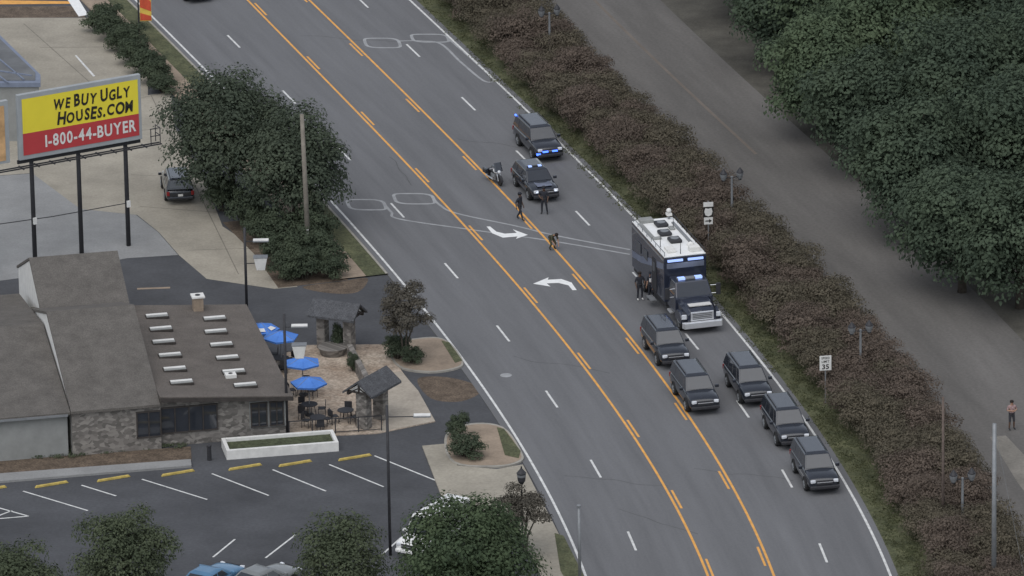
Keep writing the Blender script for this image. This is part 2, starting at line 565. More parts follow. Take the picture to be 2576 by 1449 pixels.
# left side ground
lot = struct(sheet('parking_lot', [(-700, -300), (-100, -300), (LE(-160) - 30, -160)] + [(LE(y) - 22, y) for y in range(-100, 1640, 60)] + [(-700, 1640)], .008, MT['lot']))
fore = struct(sheet('upper_forecourt', [(-400, 45), (235, 45), (372, 190), (372, 240), (430, 232), (440, 320), (515, 455), (560, 570), (745, 690), (748, 722), (690, 727), (520, 702), (450, 642), (400, 585), (345, 541), (200, 526), (80, 436), (-400, 470)], .014, MT['tan']))
for a, b in (((60, 60), (330, 300)), ((345, 250), (420, 232)), ((330, 330), (440, 322)), ((330, 440), (508, 448)), ((352, 520), (548, 535)), ((470, 630), (640, 625)), ((380, 240), (600, 690)), ((100, 120), (330, 118))):
    strip('concrete_joint', [P(*a), P((a[0] + b[0]) / 2, (a[1] + b[1]) / 2), P(*b)], .07, .018, MT['joint'], fore)
struct(sheet('grey_forecourt', [(-400, 470), (82, 437), (202, 526), (342, 541), (398, 585), (448, 642), (320, 650), (110, 692), (-400, 760)], .016, MT['concrete']))
struct(sheet('dirt_patch', [(-300, 18), (195, 16), (215, 44), (-300, 48)], .016, MT['mulch']))
struct(sheet('entrance_stripe', [(-300, -4), (186, 4), (186, 10), (-300, 14)], .02, MT['yellow']))
sheet('kerb_paint', [(170, 0), (195, -6), (222, 38), (198, 42)], .022, MT['white'], lot)
sheet('bay_line', [(188, 140), (193, 140), (240, 192), (234, 193)], .02, MT['worn'], lot)
ysA = np.linspace(-160, 690, 60)
le1 = cpts(LE, ysA)
struct(ribbon('left_verge', offs(le1, -1.9), offs(le1, -.62), .10, MT['grass'], h=1))
struct(ribbon('pavement', offs(le1, -3.6), offs(le1, -1.9), .105, MT['walk'], h=1))
struct(ribbon('kerb', offs(le1, -.62), offs(le1, -.47), .12, MT['kerb'], h=1))
struct(sheet('shrub_bed', [(560, 560), (700, 545), (800, 560), (880, 660), (875, 705), (700, 725), (640, 640)], .018, MT['mulch']))
struct(sheet('worn_patch', smooth_pix([(760, 722), (860, 708), (925, 700), (900, 735), (830, 738)], 4, True), .012, MT['mulch']))


def island(pix, inner_mat, kname, h=.12):
    sp = smooth_pix(pix, 5, True)
    q = [P(*p) for p in sp]
    c = sum(q, Vector()) / len(q)
    mb = MB(); mb.prism([(p.x, p.y) for p in q], 0, h)
    k = struct(mb.build(kname, MT['kerb'], tri=True))
    mb = MB(); mb.add([((p - c) * .94 + c).to_tuple()[:2] + (h + .006,) for p in q], [tuple(range(len(q)))])
    o = mb.build('island_fill', inner_mat, k, tri=True)
    if o.data.polygons[0].normal.z < 0: o.data.flip_normals()
    return k


island([(985, 872), (1080, 852), (1130, 865), (1165, 912), (1150, 930), (1080, 940), (1000, 925)], MT['walk'], 'planted_island')
isl = island([(1120, 1100), (1180, 1070), (1265, 1078), (1312, 1140), (1310, 1165), (1250, 1178), (1140, 1168)], MT['walk'], 'shrub_island')
struct(sheet('island_grass', [(1110, 862), (1130, 866), (1163, 912), (1145, 918)], .14, MT['grass']))
struct(sheet('island_lawn', [(1250, 1080), (1268, 1084), (1310, 1140), (1305, 1158), (1270, 1150)], .14, MT['grass']))
struct(sheet('lower_pavement', [(1062, 1125), (1140, 1118), (1150, 1175), (1250, 1184), (1315, 1172), (1330, 1200), (1405, 1345), (1470, 1480), (1540, 1640), (1440, 1640), (1360, 1449), (1300, 1330), (1110, 1250)], 0, MT['tan'], h=.10))
struct(sheet('lower_verge', [(1395, 1345), (1418, 1352), (1472, 1460), (1540, 1600), (1500, 1600), (1410, 1440)], .112, MT['grass']))
patio = struct(sheet('patio', [(690, 905), (760, 870), (985, 868), (1010, 935), (1050, 985), (1095, 1062), (950, 1092), (722, 1103)], 0, MT['patio'], h=.06))
struct(sheet('patio_path', [(985, 940), (1010, 938), (1052, 985), (1095, 1062), (960, 1088), (975, 1000)], .068, MT['path']))
struct(sheet('wet_stain', smooth_pix([(1050, 955), (1110, 948), (1180, 962), (1210, 985), (1160, 1010), (1085, 1003)], 5, True), .013, MT['mulch']))
struct(sheet('front_kerb', [(-300, 1228), (0, 1196), (480, 1160), (482, 1176), (0, 1216), (-300, 1250)], 0, MT['concrete'], h=.14))
struct(sheet('flower_bed', [(-300, 1180), (0, 1160), (480, 1124), (482, 1159), (0, 1195), (-300, 1226)], .03, MT['mulch']))
for a, b in (((58, 1236), (221, 1285)), ((205, 1221), (292, 1248)), ((357, 1206), (521, 1257)), ((533, 1192), (676, 1247)), ((686, 1182), (820, 1236)), ((828, 1169), (965, 1225)), ((942, 1147), (1098, 1210)),
             ((536, 1402), (591, 1357)), ((668, 1404), (743, 1346)), ((962, 1395), (1010, 1352)), ((-60, 1262), (72, 1299)), ((-60, 1310), (72, 1299)), ((-30, 1308), (30, 1285)), ((345, 727), (428, 724)), ((0, 758), (96, 756))):
    strip('bay_line', [P(*a), P((a[0] + b[0]) / 2, (a[1] + b[1]) / 2), P(*b)], .12 if a[1] > 800 else .3, .016, MT['worn'] if a[1] > 800 else MT['walk'], lot)
for i, (x, y) in enumerate(((-25, 1233), (130, 1221), (286, 1206), (448, 1192), (617, 1177), (743, 1168), (893, 1153))):
    a, b = P(x - 42, y + 7), P(x + 42, y - 7)
    d = b - a
    mb = MB(); mb.box(0, 0, .065, d.length, .17, .13, 0, .9)
    o = mb.build('wheel_stop', MT['stop'], bevel=.02)
    o.location = (a + b) / 2 + Vector((0, 0, .01)); o.rotation_euler.z = math.atan2(d.y, d.x)
    tag(o, ['yellow wheel stop cut by the left edge of the photo', 'second yellow wheel stop from the left by the kerb', 'third yellow wheel stop from the left by the kerb', 'yellow wheel stop by the end of the grey front kerb', 'yellow wheel stop below the left half of the white planter', 'yellow wheel stop below the right end of the white planter', 'rightmost yellow wheel stop, past the white planter'][i], 'wheel stop', 'yellow wheel stops along the parking bays')

# ------------------------------------------------------------------ foliage
def leaf_mesh(name, clumps, n, size, seed, m, up=.4):
    rs = np.random.default_rng(seed)
    cl = np.array(clumps, float)
    wgt = (cl[:, 3] * cl[:, 5]); wgt = wgt / wgt.sum()
    ix = rs.choice(len(cl), n, p=wgt)
    d = rs.normal(size=(n, 3)); d /= np.linalg.norm(d, axis=1)[:, None]
    d[:, 2] = np.where(d[:, 2] < -.45, -d[:, 2] * .6, d[:, 2])
    rad = rs.uniform(.3, 1.15, n) ** .6
    pos = cl[ix, :3] + d * rad[:, None] * cl[ix, 3:6]
    pos[:, 2] = np.maximum(pos[:, 2], .05)
    nm = d * .9 + rs.normal(size=(n, 3)) * .24 + np.array([0, 0, up])
    nm /= np.linalg.norm(nm, axis=1)[:, None]
    t = np.cross(nm, rs.normal(size=(n, 3))); t /= np.linalg.norm(t, axis=1)[:, None]
    b = np.cross(nm, t)
    s = size * rs.uniform(.55, 1.35, n)[:, None]
    q = np.stack([pos + t * s, pos + b * s * .62, pos - t * s * .9, pos - b * s * .62], 1)
    q[:, 0, 2] -= s[:, 0] * .2
    me = bpy.data.meshes.new(name)
    me.vertices.add(4 * n); me.vertices.foreach_set('co', q.reshape(-1))
    me.loops.add(4 * n); me.loops.foreach_set('vertex_index', np.arange(4 * n, dtype=np.int32))
    me.polygons.add(n)
    me.polygons.foreach_set('loop_start', np.arange(0, 4 * n, 4, dtype=np.int32))
    me.polygons.foreach_set('loop_total', np.full(n, 4, dtype=np.int32))
    me.update(calc_edges=True)
    me.materials.append(m)
    return me


def mkclumps(cz, rx, ry, rz, nc, seed, cr=(.32, .5), shell=(.5, .85)):
    rs = random.Random(seed)
    out = [(0, 0, cz, rx * .7, ry * .7, rz * .7)]
    for i in range(nc):
        th = 2.399963 * i + rs.uniform(-.4, .4)
        u = 1 - 1.85 * (i + .5) / nc
        q = math.sqrt(max(0, 1 - u * u))
        k = rs.uniform(*shell)
        c = rs.uniform(*cr)
        out.append((rx * k * q * math.cos(th), ry * k * q * math.sin(th), cz + rz * k * u, rx * c, ry * c, min(rz, rx) * c * .85))
    return out


def tree(name, label, cat, base, H, rx, rz, nc, n, leaf, m, seed, tr=.22, group=None, cr=(.28, .46)):
    t = thing(name, label, cat, base, 0, group)
    cz = H - rz
    cl = mkclumps(cz, rx, rx, rz, nc, seed, cr)
    mb = MB()
    mb.path([(0, 0, -.05), (.05, .04, cz * .35), (-.06, .03, cz * .75), (0, 0, cz + rz * .4)], [tr * 1.25, tr, tr * .75, tr * .25], 8)
    for c in cl[1:: max(1, nc // 9)]:
        z0 = max(cz * .4, min(cz, c[2] - .8)) * .85
        mb.path([(0, 0, z0), (c[0] * .5, c[1] * .5, (z0 + c[2]) * .52), (c[0] * .95, c[1] * .95, c[2])], [tr * .5, tr * .33, tr * .1], 6)
    mb.build('trunk', MT['bark'], t, smooth=True)
    o = bpy.data.objects.new('crown', leaf_mesh('crown', cl, n, leaf, seed, m)); C.objects.link(o); o.parent = t
    return t


def shrub_proto(seed, rx, rz, n, leaf, m, nc=9):
    t = thing('shrub', '', 'shrub')
    cl = mkclumps(rz * .95, rx, rx, rz, nc, seed, (.3, .52), (.45, .85))
    mb = MB()
    for k in range(6):
        a = k * 1.05 + seed
        mb.path([(.1 * math.cos(a), .1 * math.sin(a), -.02), (rx * .35 * math.cos(a), rx * .35 * math.sin(a), rz * .7), (rx * .6 * math.cos(a), rx * .6 * math.sin(a), rz * 1.25)], [.05, .035, .015], 5)
    mb.build('stems', MT['bark'], t)
    o = bpy.data.objects.new('foliage', leaf_mesh('foliage', cl, n, leaf, seed, m)); C.objects.link(o); o.parent = t
    return t


# big trees beyond the side road: crowns reach almost to the ground
BT = [
    (1900, 45, 8, 3.8, 'oak', 'small dark tree at the far left front of the woodland, by the side road'),
    (1990, 175, 8.5, 3.9, 'oak', 'dark tree between the far left one and the brighter bulging one, by the side road'),
    (2075, 345, 9, 4.0, 'oakl', 'brighter green tree bulging over the side road at the widest point of the woodland'),
    (2180, 430, 8.5, 4.2, 'oak', 'dark front tree of the woodland, just right of the brighter bulging one'),
    (2300, 590, 9, 4.4, 'oak', 'dark front tree of the woodland above the lowest two'),
    (2420, 735, 8.5, 4.4, 'oak', 'lowest front tree of the woodland, hanging over the side road'),
    (2565, 775, 9, 4.8, 'oak', 'tree at the right edge at the foot of the woodland'),
    (2070, 165, 10, 4.8, 'oakl', 'tall bright tree behind the bulging one, upper left of the woodland'),
    (2240, 300, 11, 5.2, 'oakl', 'broad mid green tree in the middle of the woodland'),
    (2410, 440, 11, 5.2, 'oak', 'broad dark tree right of the middle of the woodland'),
    (2570, 570, 11, 5.2, 'oak', 'dark tree at the right edge above the lowest one'),
    (1960, -20, 9, 4.6, 'oak', 'dark tree near the top edge, left end of the woodland'),
    (2150, 60, 10, 5.0, 'oak', 'dark tree near the top edge, second from the left of the woodland'),
    (2330, 130, 11, 5.4, 'oak', 'dark tree between the broad mid green one and the top edge'),
    (2500, 260, 12, 5.5, 'oak', 'tall dark tree right of centre, a third of the way down the woodland'),
    (2650, 390, 12, 5.5, 'oak', 'tall dark tree cut by the right edge, middle of the woodland'),
    (2250, -50, 10, 5.2, 'oak', 'dark tree cut by the top edge, middle of the woodland'),
    (2440, 20, 11, 5.5, 'oak', 'dark tree cut by the top edge, right part of the woodland'),
    (2610, 130, 12, 5.8, 'oak', 'tall dark tree filling the top right corner'),
]
for i, (x, y, h, r, k, lab) in enumerate(BT):
    tree('broadleaf_tree', lab, 'tree', P(x, y), h, r, (h - .5) / 2, 44, 27000, .145, LF[k], 100 + i, .25, 'trees beyond the side road')
for x, y, h, r, n, lab, sd_ in ((585, 515, 9.5, 4.3, 27000, 'broad dark tree beside the road left of the pole, upper of two', 21),
                             (742, 575, 8.0, 3.8, 22000, 'broad dark tree in front of the wooden pole, lower of two by the road', 23)):
    tree('roadside_tree', lab, 'tree', P(x, y), h, r, (h - .5) / 2, 40, n, .115, LF['left'], sd_, .2, 'dark trees by the left kerb')
for x, y, h, r, rz, n, m, leaf, lab, sd_ in (
        (325, 1385, 4.4, 2.9, 3.6, 17000, 'olive', .09, 'rounded dark tree at the bottom left, in front of the parking bays', 31),
        (40, 1455, 3.6, 2.7, 2.2, 11000, 'olive', .09, 'tree cut by the bottom left corner', 32),
        (855, 1405, 4.0, 3.0, 3.0, 14000, 'olive', .09, 'dull olive tree at the bottom, left of the white van', 33),
        (1178, 1388, 4.6, 4.2, 3.6, 26000, 'deep', .11, 'large deep green tree at the bottom, in front of the white van', 34)):
    c = P(x, y, h); c.z = 0
    tree('parking_tree', lab, 'tree', c, h + rz * .9, r, rz, 30, n, leaf, LF[m], sd_, .16)
for bx, by, H, r, rz, n, lab, sd_ in ((1020, 915, 5.6, 1.8, 2.1, 8500, 'small brownish tree on the island beside the gate roofs', 41),
                             (1318, 1400, 4.4, 1.8, 1.5, 5600, 'small brownish tree behind the big bottom tree, by the lantern', 42)):
    c = P(bx, by)
    t = thing('crape_myrtle', lab, 'tree', c)
    cl = mkclumps(H - rz, r, r, rz, 18, sd_, (.26, .42), (.45, .9))
    mb = MB()
    for k in range(5):
        a = k * 1.256
        mb.path([(.08 * math.cos(a), .08 * math.sin(a), -.03), (.25 * math.cos(a), .25 * math.sin(a), H * .3), (r * .6 * math.cos(a), r * .6 * math.sin(a), H * .72)], [.06, .05, .02], 6)
    mb.build('trunk', MT['bark'], t)
    o = bpy.data.objects.new('crown', leaf_mesh('crown', cl[1:], n, .075, sd_, LF['crape'])); C.objects.link(o); o.parent = t

# long hedge between the roads
protos = [shrub_proto(50 + k, 1.85 + .12 * (k % 2), 1.25 + .14 * (k % 3), 8500, .065, LF['hedge2'] if k in (1, 3) else LF['hedge'], 20) for k in range(5)]
dens = offs(cpts(HL, np.linspace(-120, 1600, 900)), -.55)
rs = random.Random(5)
used = set()
for off_, step, ph in ((1.7, 2.2, 0), (4.2, 2.25, 1.2)):
    row = offs(dens, off_)
    acc = step - ph
    for a, b in zip(row, row[1:]):
        acc += (b - a).length
        if acc >= step:
            acc = rs.uniform(-.25, .25)
            k = rs.randrange(5)
            if k not in used:
                o = protos[k]; used.add(k)
            else:
                o = copy_tree(protos[k])
            o.name = 'hedge_shrub'
            o.location = b + Vector((rs.uniform(-.3, .3), rs.uniform(-.3, .3), 0))
            o.rotation_euler.z = rs.uniform(0, 6.28)
            s_ = rs.uniform(.9, 1.14)
            o.scale = (s_, s_, s_ * rs.uniform(.9, 1.1))
            tag(o, 'brownish shrub of the long double row between the two roads', 'shrub', 'brown shrubs of the long hedge')
gp = [shrub_proto(70 + k, 1.0, .75, 3800, .058, LF['shrub'], 12) for k in range(3)]
gused = set()
def shrub(px, py, sc, szs, label, group=None):
    k = rs.randrange(3)
    if k not in gused:
        o = gp[k]; gused.add(k)
    else: o = copy_tree(gp[k])
    o.location = P(px, py); o.rotation_euler.z = rs.uniform(0, 6.28); o.scale = (sc, sc, szs)
    if 'group' in o: del o['group']
    return tag(o, label, 'shrub', group)


for x, y in ((255, 72), (285, 95), (312, 122), (340, 150), (368, 175), (392, 202), (270, 60), (330, 110)):
    shrub(x, y + 8, 1.25, 1.3, 'green shrub of the row behind the billboard, beside the pavement', 'green shrubs behind the billboard')
shrub(410, 232, 1.1, .9, 'lowest dull shrub at the near end of the row behind the billboard')
for x, y, s_ in ((720, 610, 1.5), (790, 610, 1.6), (750, 660, 1.5), (820, 665, 1.3), (660, 600, 1.4), (700, 655, 1.3), (620, 560, 1.5), (765, 690, 1.3), (835, 690, 1.0), (560, 520, 1.5), (720, 695, 1.1), (790, 650, 1.5)):
    shrub(x, y + 10, s_, s_ * 1.15, 'green shrub packed in the bed around the wooden pole', 'green shrubs around the wooden pole')
shrub(1000, 905, .95, 1.2, 'green shrub at the foot of the brownish island tree, left one')
shrub(1040, 918, .8, .9, 'low green shrub at the foot of the brownish island tree, right one')
shrub(1172, 1152, 1.2, 1.05, 'round green shrub on the lower kerbed island')
shrub(1150, 1106, .8, 1.2, 'smaller shrub behind the round one on the lower island')
shrub(853, 880, .55, 1.2, 'potted looking shrub below the far gate roof')
shrub(890, 935, .5, .9, 'small shrub on the patio wall between the gate roofs')
rs2 = np.random.default_rng(3)
cl = []
va, vb = offs(dens, -1.6), offs(dens, .8)
for i in range(0, len(dens), 3):
    for k in range(3):
        p = va[i].lerp(vb[i], float(rs2.uniform(.2, 1)))
        cl.append((p.x, p.y, .02, .4, .6, .1))
o = bpy.data.objects.new('grass_tufts', leaf_mesh('grass_tufts', cl, 22000, .055, 9, LF['grass'])); C.objects.link(o)
tag(o, 'rough green grass growing along the right verge', 'grass', kind='stuff')
cl = [(*P(x, 1145 - x * .075 + random.uniform(-2, 18))[:2], .1, .5, .35, .16) for x in range(-60, 470, 12)]
o = bpy.data.objects.new('bedding_plants', leaf_mesh('bedding_plants', cl, 3500, .06, 10, LF['olive'])); C.objects.link(o)
tag(o, 'low bedding plants in front of the stone building', 'plants', kind='stuff')

# ------------------------------------------------------------------ text
def text_mb(s, size, jit=0, off=.0, seed=1, slant=0):
    r_ = random.Random(seed)
    mb = MB(); cur = 0
    for ch in s:
        if ch == ' ': cur += size * .32; continue
        c = bpy.data.curves.new('t', 'FONT'); c.body = ch; c.size = size; c.offset = off; c.resolution_u = 3
        o = bpy.data.objects.new('t', c); C.objects.link(o)
        dg = bpy.context.evaluated_depsgraph_get()
        me = bpy.data.meshes.new_from_object(o.evaluated_get(dg))
        xs = [v.co.x for v in me.vertices]; x0, x1 = min(xs), max(xs)
        a = r_.uniform(-jit, jit); k = 1 + r_.uniform(-jit, jit); dz = r_.uniform(-jit, jit) * size * .3
        vs = []
        for v in me.vertices:
            x, y = (v.co.x - (x0 + x1) / 2) * k, v.co.y * k
            x, y = x * math.cos(a) - y * math.sin(a) + y * slant, x * math.sin(a) + y * math.cos(a)
            vs.append((cur + (x1 - x0) / 2 + x, 0, y + dz))
        mb.add(vs, [tuple(p.vertices) for p in me.polygons])
        cur += (x1 - x0) + size * .10
        bpy.data.objects.remove(o); bpy.data.curves.remove(c); bpy.data.meshes.remove(me)
    return mb


def put_text(s, width, height, x, z, y, m, parent, name, **kw):
    mb = text_mb(s, 1.0, **kw)
    zs = [v[2] for v in mb.v]; z0, z1 = min(zs), max(zs)
    xs = [v[0] for v in mb.v]; xa, xb = min(xs), max(xs)
    mb.v = [((v[0] - (xa + xb) / 2) / (xb - xa) * width + x, y, (v[2] - (z0 + z1) / 2) / (z1 - z0) * height + z) for v in mb.v]
    return mb.build(name, m, parent, recalc=False)


# billboards
BH = 7.2
BL, BR = P(50, 405, BH), P(359, 350, BH)
d = BR - BL; bw = d.length; brz = math.atan2(d.y, d.x)
bb = thing('billboard', 'yellow and red billboard on tall steel posts reading WE BUY UGLY HOUSES.COM', 'billboard', (BL.x, BL.y, 0), brz)
bh = 4.35
mb = MB(); mb.box(bw / 2, .18, BH + bh / 2, bw, .3, bh); mb.build('frame', MT['bbframe'], bb, bevel=.03)
mb = MB(); mb.add([(.28, 0, BH + 1.75), (bw - .22, 0, BH + 1.75), (bw - .22, 0, BH + bh - .3), (.28, 0, BH + bh - .3)], [(0, 1, 2, 3)]); mb.build('yellow_panel', MT['bbyellow'], bb, recalc=False)
mb = MB(); mb.add([(.28, 0, BH + .3), (bw - .22, 0, BH + .3), (bw - .22, 0, BH + 1.75), (.28, 0, BH + 1.75)], [(0, 1, 2, 3)]); mb.build('red_panel', MT['bbred'], bb, recalc=False)
put_text('WE BUY UGLY', bw * .62, .92, bw * .60, BH + 3.4, -.02, MT['ink'], bb, 'lettering', jit=.12, off=.035, seed=4, slant=.12)
put_text('HOUSES.COM', bw * .62, .92, bw * .62, BH + 2.36, -.02, MT['ink'], bb, 'lettering', jit=.12, off=.035, seed=8, slant=.12)
put_text('1-800-44-BUYER', bw * .74, .82, bw * .58, BH + 1.02, -.02, MT['cream'], bb, 'lettering', off=.025)
for k, u in enumerate((.12, .5, .885)):
    mb = MB(); mb.tube((bw * u, .55, -.1), (bw * u, .55, BH + bh * .8), .15, .13, 8); o = mb.build('post', MT['black'], bb, smooth=True)
    if k != 1:
        mb = MB(); mb.box(bw * u, .33, 2.9, .22, .14, .42); mb.build('meter_box', MT['cream'], o)
mb = MB(); mb.box(bw / 2 + .3, -.5, BH - .35, bw + 1.6, .06, .08); mb.box(bw / 2 + .3, -.15, BH - .35, bw + 1.6, .06, .08)
mb.box(bw / 2, .4, BH - .2, bw, .12, .25)
for k in range(9): mb.box(bw * k / 8, -.2, BH - .4, .08, .8, .06)
mb.build('catwalk', MT['black'], bb)
mb = MB()
for x in (bw + .35, bw + 1.0): mb.tube((x, -.5, BH - .35), (x, -.5, BH + .75), .03)
mb.tube((bw + 1.0, .2, BH - .35), (bw + 1.0, .2, BH + .75), .03)
for z in (.25, .75): mb.tube((bw + .3, -.5, BH + z), (bw + 1.0, -.5, BH + z), .03); mb.tube((bw + 1.0, .2, BH + z), (bw + 1.0, -.5, BH + z), .03)
mb.build('railing', MT['black'], bb)
b2 = thing('billboard', 'orange billboard cut by the left edge beside the yellow one', 'billboard', (BL.x, BL.y, 0), brz)
mb = MB(); mb.box(-5.0, .18, BH + bh / 2 - .1, 8.7, .3, bh - .2); mb.build('frame', MT['bbframe'], b2, bevel=.03)
mb = MB(); mb.add([(-9, 0, BH + .2), (-.95, 0, BH + .2), (-.95, 0, BH + bh - .5), (-9, 0, BH + bh - .5)], [(0, 1, 2, 3)]); mb.build('orange_panel', MT['bborange'], b2, recalc=False)
for u in (-1.9, -5, -8): mb = MB(); mb.tube((u, .55, -.1), (u, .55, BH + 3), .15, .13, 8); mb.build('post', MT['black'], b2, smooth=True)
mb = MB(); mb.box(-5.2, -.5, BH - .35, 9.4, .06, .08); mb.box(-5.2, -.15, BH - .35, 9.4, .06, .08); mb.build('catwalk', MT['black'], b2)
a, b = P(-60, 572, 2.6), P(324, 510, 2.9)
mb = MB(); mb.path([a, a.lerp(b, .5) + Vector((0, 0, -.1)), b], .03, 6)
tag(mb.build('cable', MT['black']), 'thin black cable slung between the billboard posts', 'cable')

# ------------------------------------------------------------------ restaurant
O = P(722, 1097)
brot = R(11)
bld = thing('restaurant_building', 'low stone restaurant with brown shingle roofs and rows of skylights', 'building', O, brot)
IM = (Matrix.Translation(O) @ Matrix.Rotation(brot, 4, 'Z')).inverted()
def loc(px, py, h): return IM @ P(px, py, h)


def gable(x0, x1, y0, y1, yr, ze, zr, wm, rm, ov=.35, ovx=.15):
    mb = MB(); mb.extr_x([(y0, 0), (y1, 0), (y1, ze), (yr, zr), (y0, ze)], x0, x1); mb.build('wall', wm, bld)
    mb = MB()
    sf = (zr - ze) / (yr - y0); sb = (zr - ze) / (y1 - yr); t = .16
    mb.extr_x([(y0 - ov, ze - sf * ov + .02), (yr, zr + .02), (yr, zr + .02 + t), (y0 - ov, ze - sf * ov + .02 + t)], x0 - ovx, x1 + ovx)
    mb.extr_x([(y1 + ov, ze - sb * ov + .02), (yr + .003, zr + .02), (yr + .003, zr + .02 + t), (y1 + ov, ze - sb * ov + .02 + t)], x0 - ovx, x1 + ovx)
    return mb.build('roof', rm, bld)


gable(-30, -13.25, -.2, 21, 10.5, 2.75, 4.5, MT['stucco'], MT['shingle'])
gable(-13.0, -7.75, -.1, 18, 9, 2.9, 5.75, MT['cream'], MT['shingle'], ov=.5, ovx=.06)
gable(-12.6, -7.2, 13.4, 25.2, 19.3, 3.2, 5.7, MT['cream'], MT['shingle'], ovx=.06)
mb = MB(); mb.hexa([(-7.65, 0, 0), (0, 0, 0), (0, 16, 0), (-7.65, 16, 0)], [(-7.65, 0, 3.15), (0, 0, 2.55), (0, 16, 2.55), (-7.65, 16, 3.15)]); mb.build('wall', MT['stone'], bld)
mb = MB(); mb.hexa([(-7.68, -.55, 3.2), (.35, -.55, 2.58), (.35, 16.3, 2.58), (-7.68, 16.3, 3.2)], [(-7.68, -.55, 3.36), (.35, -.55, 2.74), (.35, 16.3, 2.74), (-7.68, 16.3, 3.36)]); wing = mb.build('roof', MT['shingle2'], bld)
mb = MB(); mb.box(-10.33, -.24, 1.35, 5.34, .24, 2.7); mb.build('stone_wall', MT['stone'], bld)
def rz_at(x): return 3.36 - (x + 7.68) / 8.03 * .62
for px, py in ((395, 802), (405, 835), (412, 868), (428, 902), (440, 937), (457, 970), (540, 798), (543, 832), (557, 865), (572, 898), (588, 933), (617, 966)):
    q = loc(px, py, 3.1); z = rz_at(q.x)
    mb = MB(); mb.box(q.x, q.y, z + .05, 1.42, .66, .14); s_ = mb.build('skylight', MT['timber'], bld, bevel=.02)
    mb = MB(); mb.box(q.x, q.y, z + .14, 1.34, .56, .06); mb.build('dome', MT['stucco'], s_, bevel=.02)
    mb = MB(); mb.box(q.x, q.y + .1, z + .172, 1.3, .28, .02); mb.build('bright_edge', MT['cream'], s_)
q = loc(498, 775, 3.1)
mb = MB(); mb.box(q.x, q.y, 3.4, .62, .62, .9); v_ = mb.build('chimney', MT['walk'], bld, bevel=.02)
mb = MB(); mb.box(q.x, q.y, 3.9, .8, .8, .1); mb.build('cap', MT['cream'], v_)
mb = MB(); mb.lathe([(.16, 3.955), (.16, 3.98)], 12, Matrix.Translation((q.x, q.y, 0))); mb.build('flue', MT['black'], v_)
q = loc(580, 948, 3.0); z = rz_at(q.x)
mb = MB(); mb.box(q.x, q.y, z + .12, .66, .6, .24); v_ = mb.build('roof_vent', MT['cream'], bld, bevel=.02)
mb = MB(); mb.lathe([(.13, z + .241), (.13, z + .26)], 10, Matrix.Translation((q.x, q.y, 0))); mb.build('flue', MT['black'], v_)


def window(x0, x1, z0, z1, y, nm, fm):
    mb = MB(); t = .07
    mb.box((x0 + x1) / 2, y, z0, x1 - x0 + .1, .1, t); mb.box((x0 + x1) / 2, y, z1, x1 - x0 + .1, .1, t)
    for k in range(nm + 1): mb.box(x0 + (x1 - x0) * k / nm, y, (z0 + z1) / 2, t, .09, z1 - z0 - t)
    f = mb.build('window', fm, bld)
    mb = MB(); mb.box((x0 + x1) / 2, y + .03, (z0 + z1) / 2, x1 - x0, .03, z1 - z0); mb.build('pane', MT['glass'], f)


window(-7.6, -4.2, .85, 2.45, -.05, 4, MT['timber'])
window(-9.1, -7.68, .85, 2.45, -.41, 2, MT['timber'])
mb = MB(); mb.box(-1.15, -.02, 1.55, 2.2, .1, 1.7); mb.build('timber_panel', MT['stucco'], bld)
window(-2.15, -1.2, .8, 2.3, -.11, 2, MT['timber'])
window(-1.0, -.2, .8, 2.3, -.11, 2, MT['timber'])
mb = MB(); mb.hexa([(-7.66, -.60, 3.04), (.36, -.60, 2.44), (.36, -.56, 2.44), (-7.66, -.56, 3.04)], [(-7.66, -.60, 3.30), (.36, -.60, 2.68), (.36, -.56, 2.68), (-7.66, -.56, 3.30)]); mb.build('fascia', MT['timber'], bld)
mb = MB(); mb.box(-21.6, -.60, 2.72, 16.7, .06, .14); mb.build('gutter', MT['steel'], bld)

fb = thing('flat_roofed_building', 'low building with blue grey roof edge at the upper left behind the billboards', 'building')
poly = [P(x, y, 4) for x, y in ((-260, 75), (-5, 92), (97, 192), (97, 212), (-260, 214))]
mb = MB(); mb.prism([(p.x, p.y) for p in poly], 0, 3.85); mb.build('wall', MT['stucco'], fb)
c = sum(poly, Vector()) / 5
mb = MB(); mb.prism([((p.x - c.x) * 1.03 + c.x, (p.y - c.y) * 1.03 + c.y) for p in poly], 3.85, 4.15); mb.build('roof_edge', MT['bluetrim'], fb)
mb = MB(); mb.prism([((p.x - c.x) * .95 + c.x, (p.y - c.y) * .93 + c.y) for p in poly], 4.15, 4.2); rf_ = mb.build('roof', MT['roofgrey'], fb)
for a, b in (((-120, 100), (20, 208)), ((-60, 100), (60, 200)), ((-200, 150), (80, 190))):
    p0, p1 = P(*a, 4.24), P(*b, 4.24)
    mb = MB(); mb.tube(p0, p1, .06, .06, 4); mb.build('roof_seam', MT['bluetrim'], rf_)


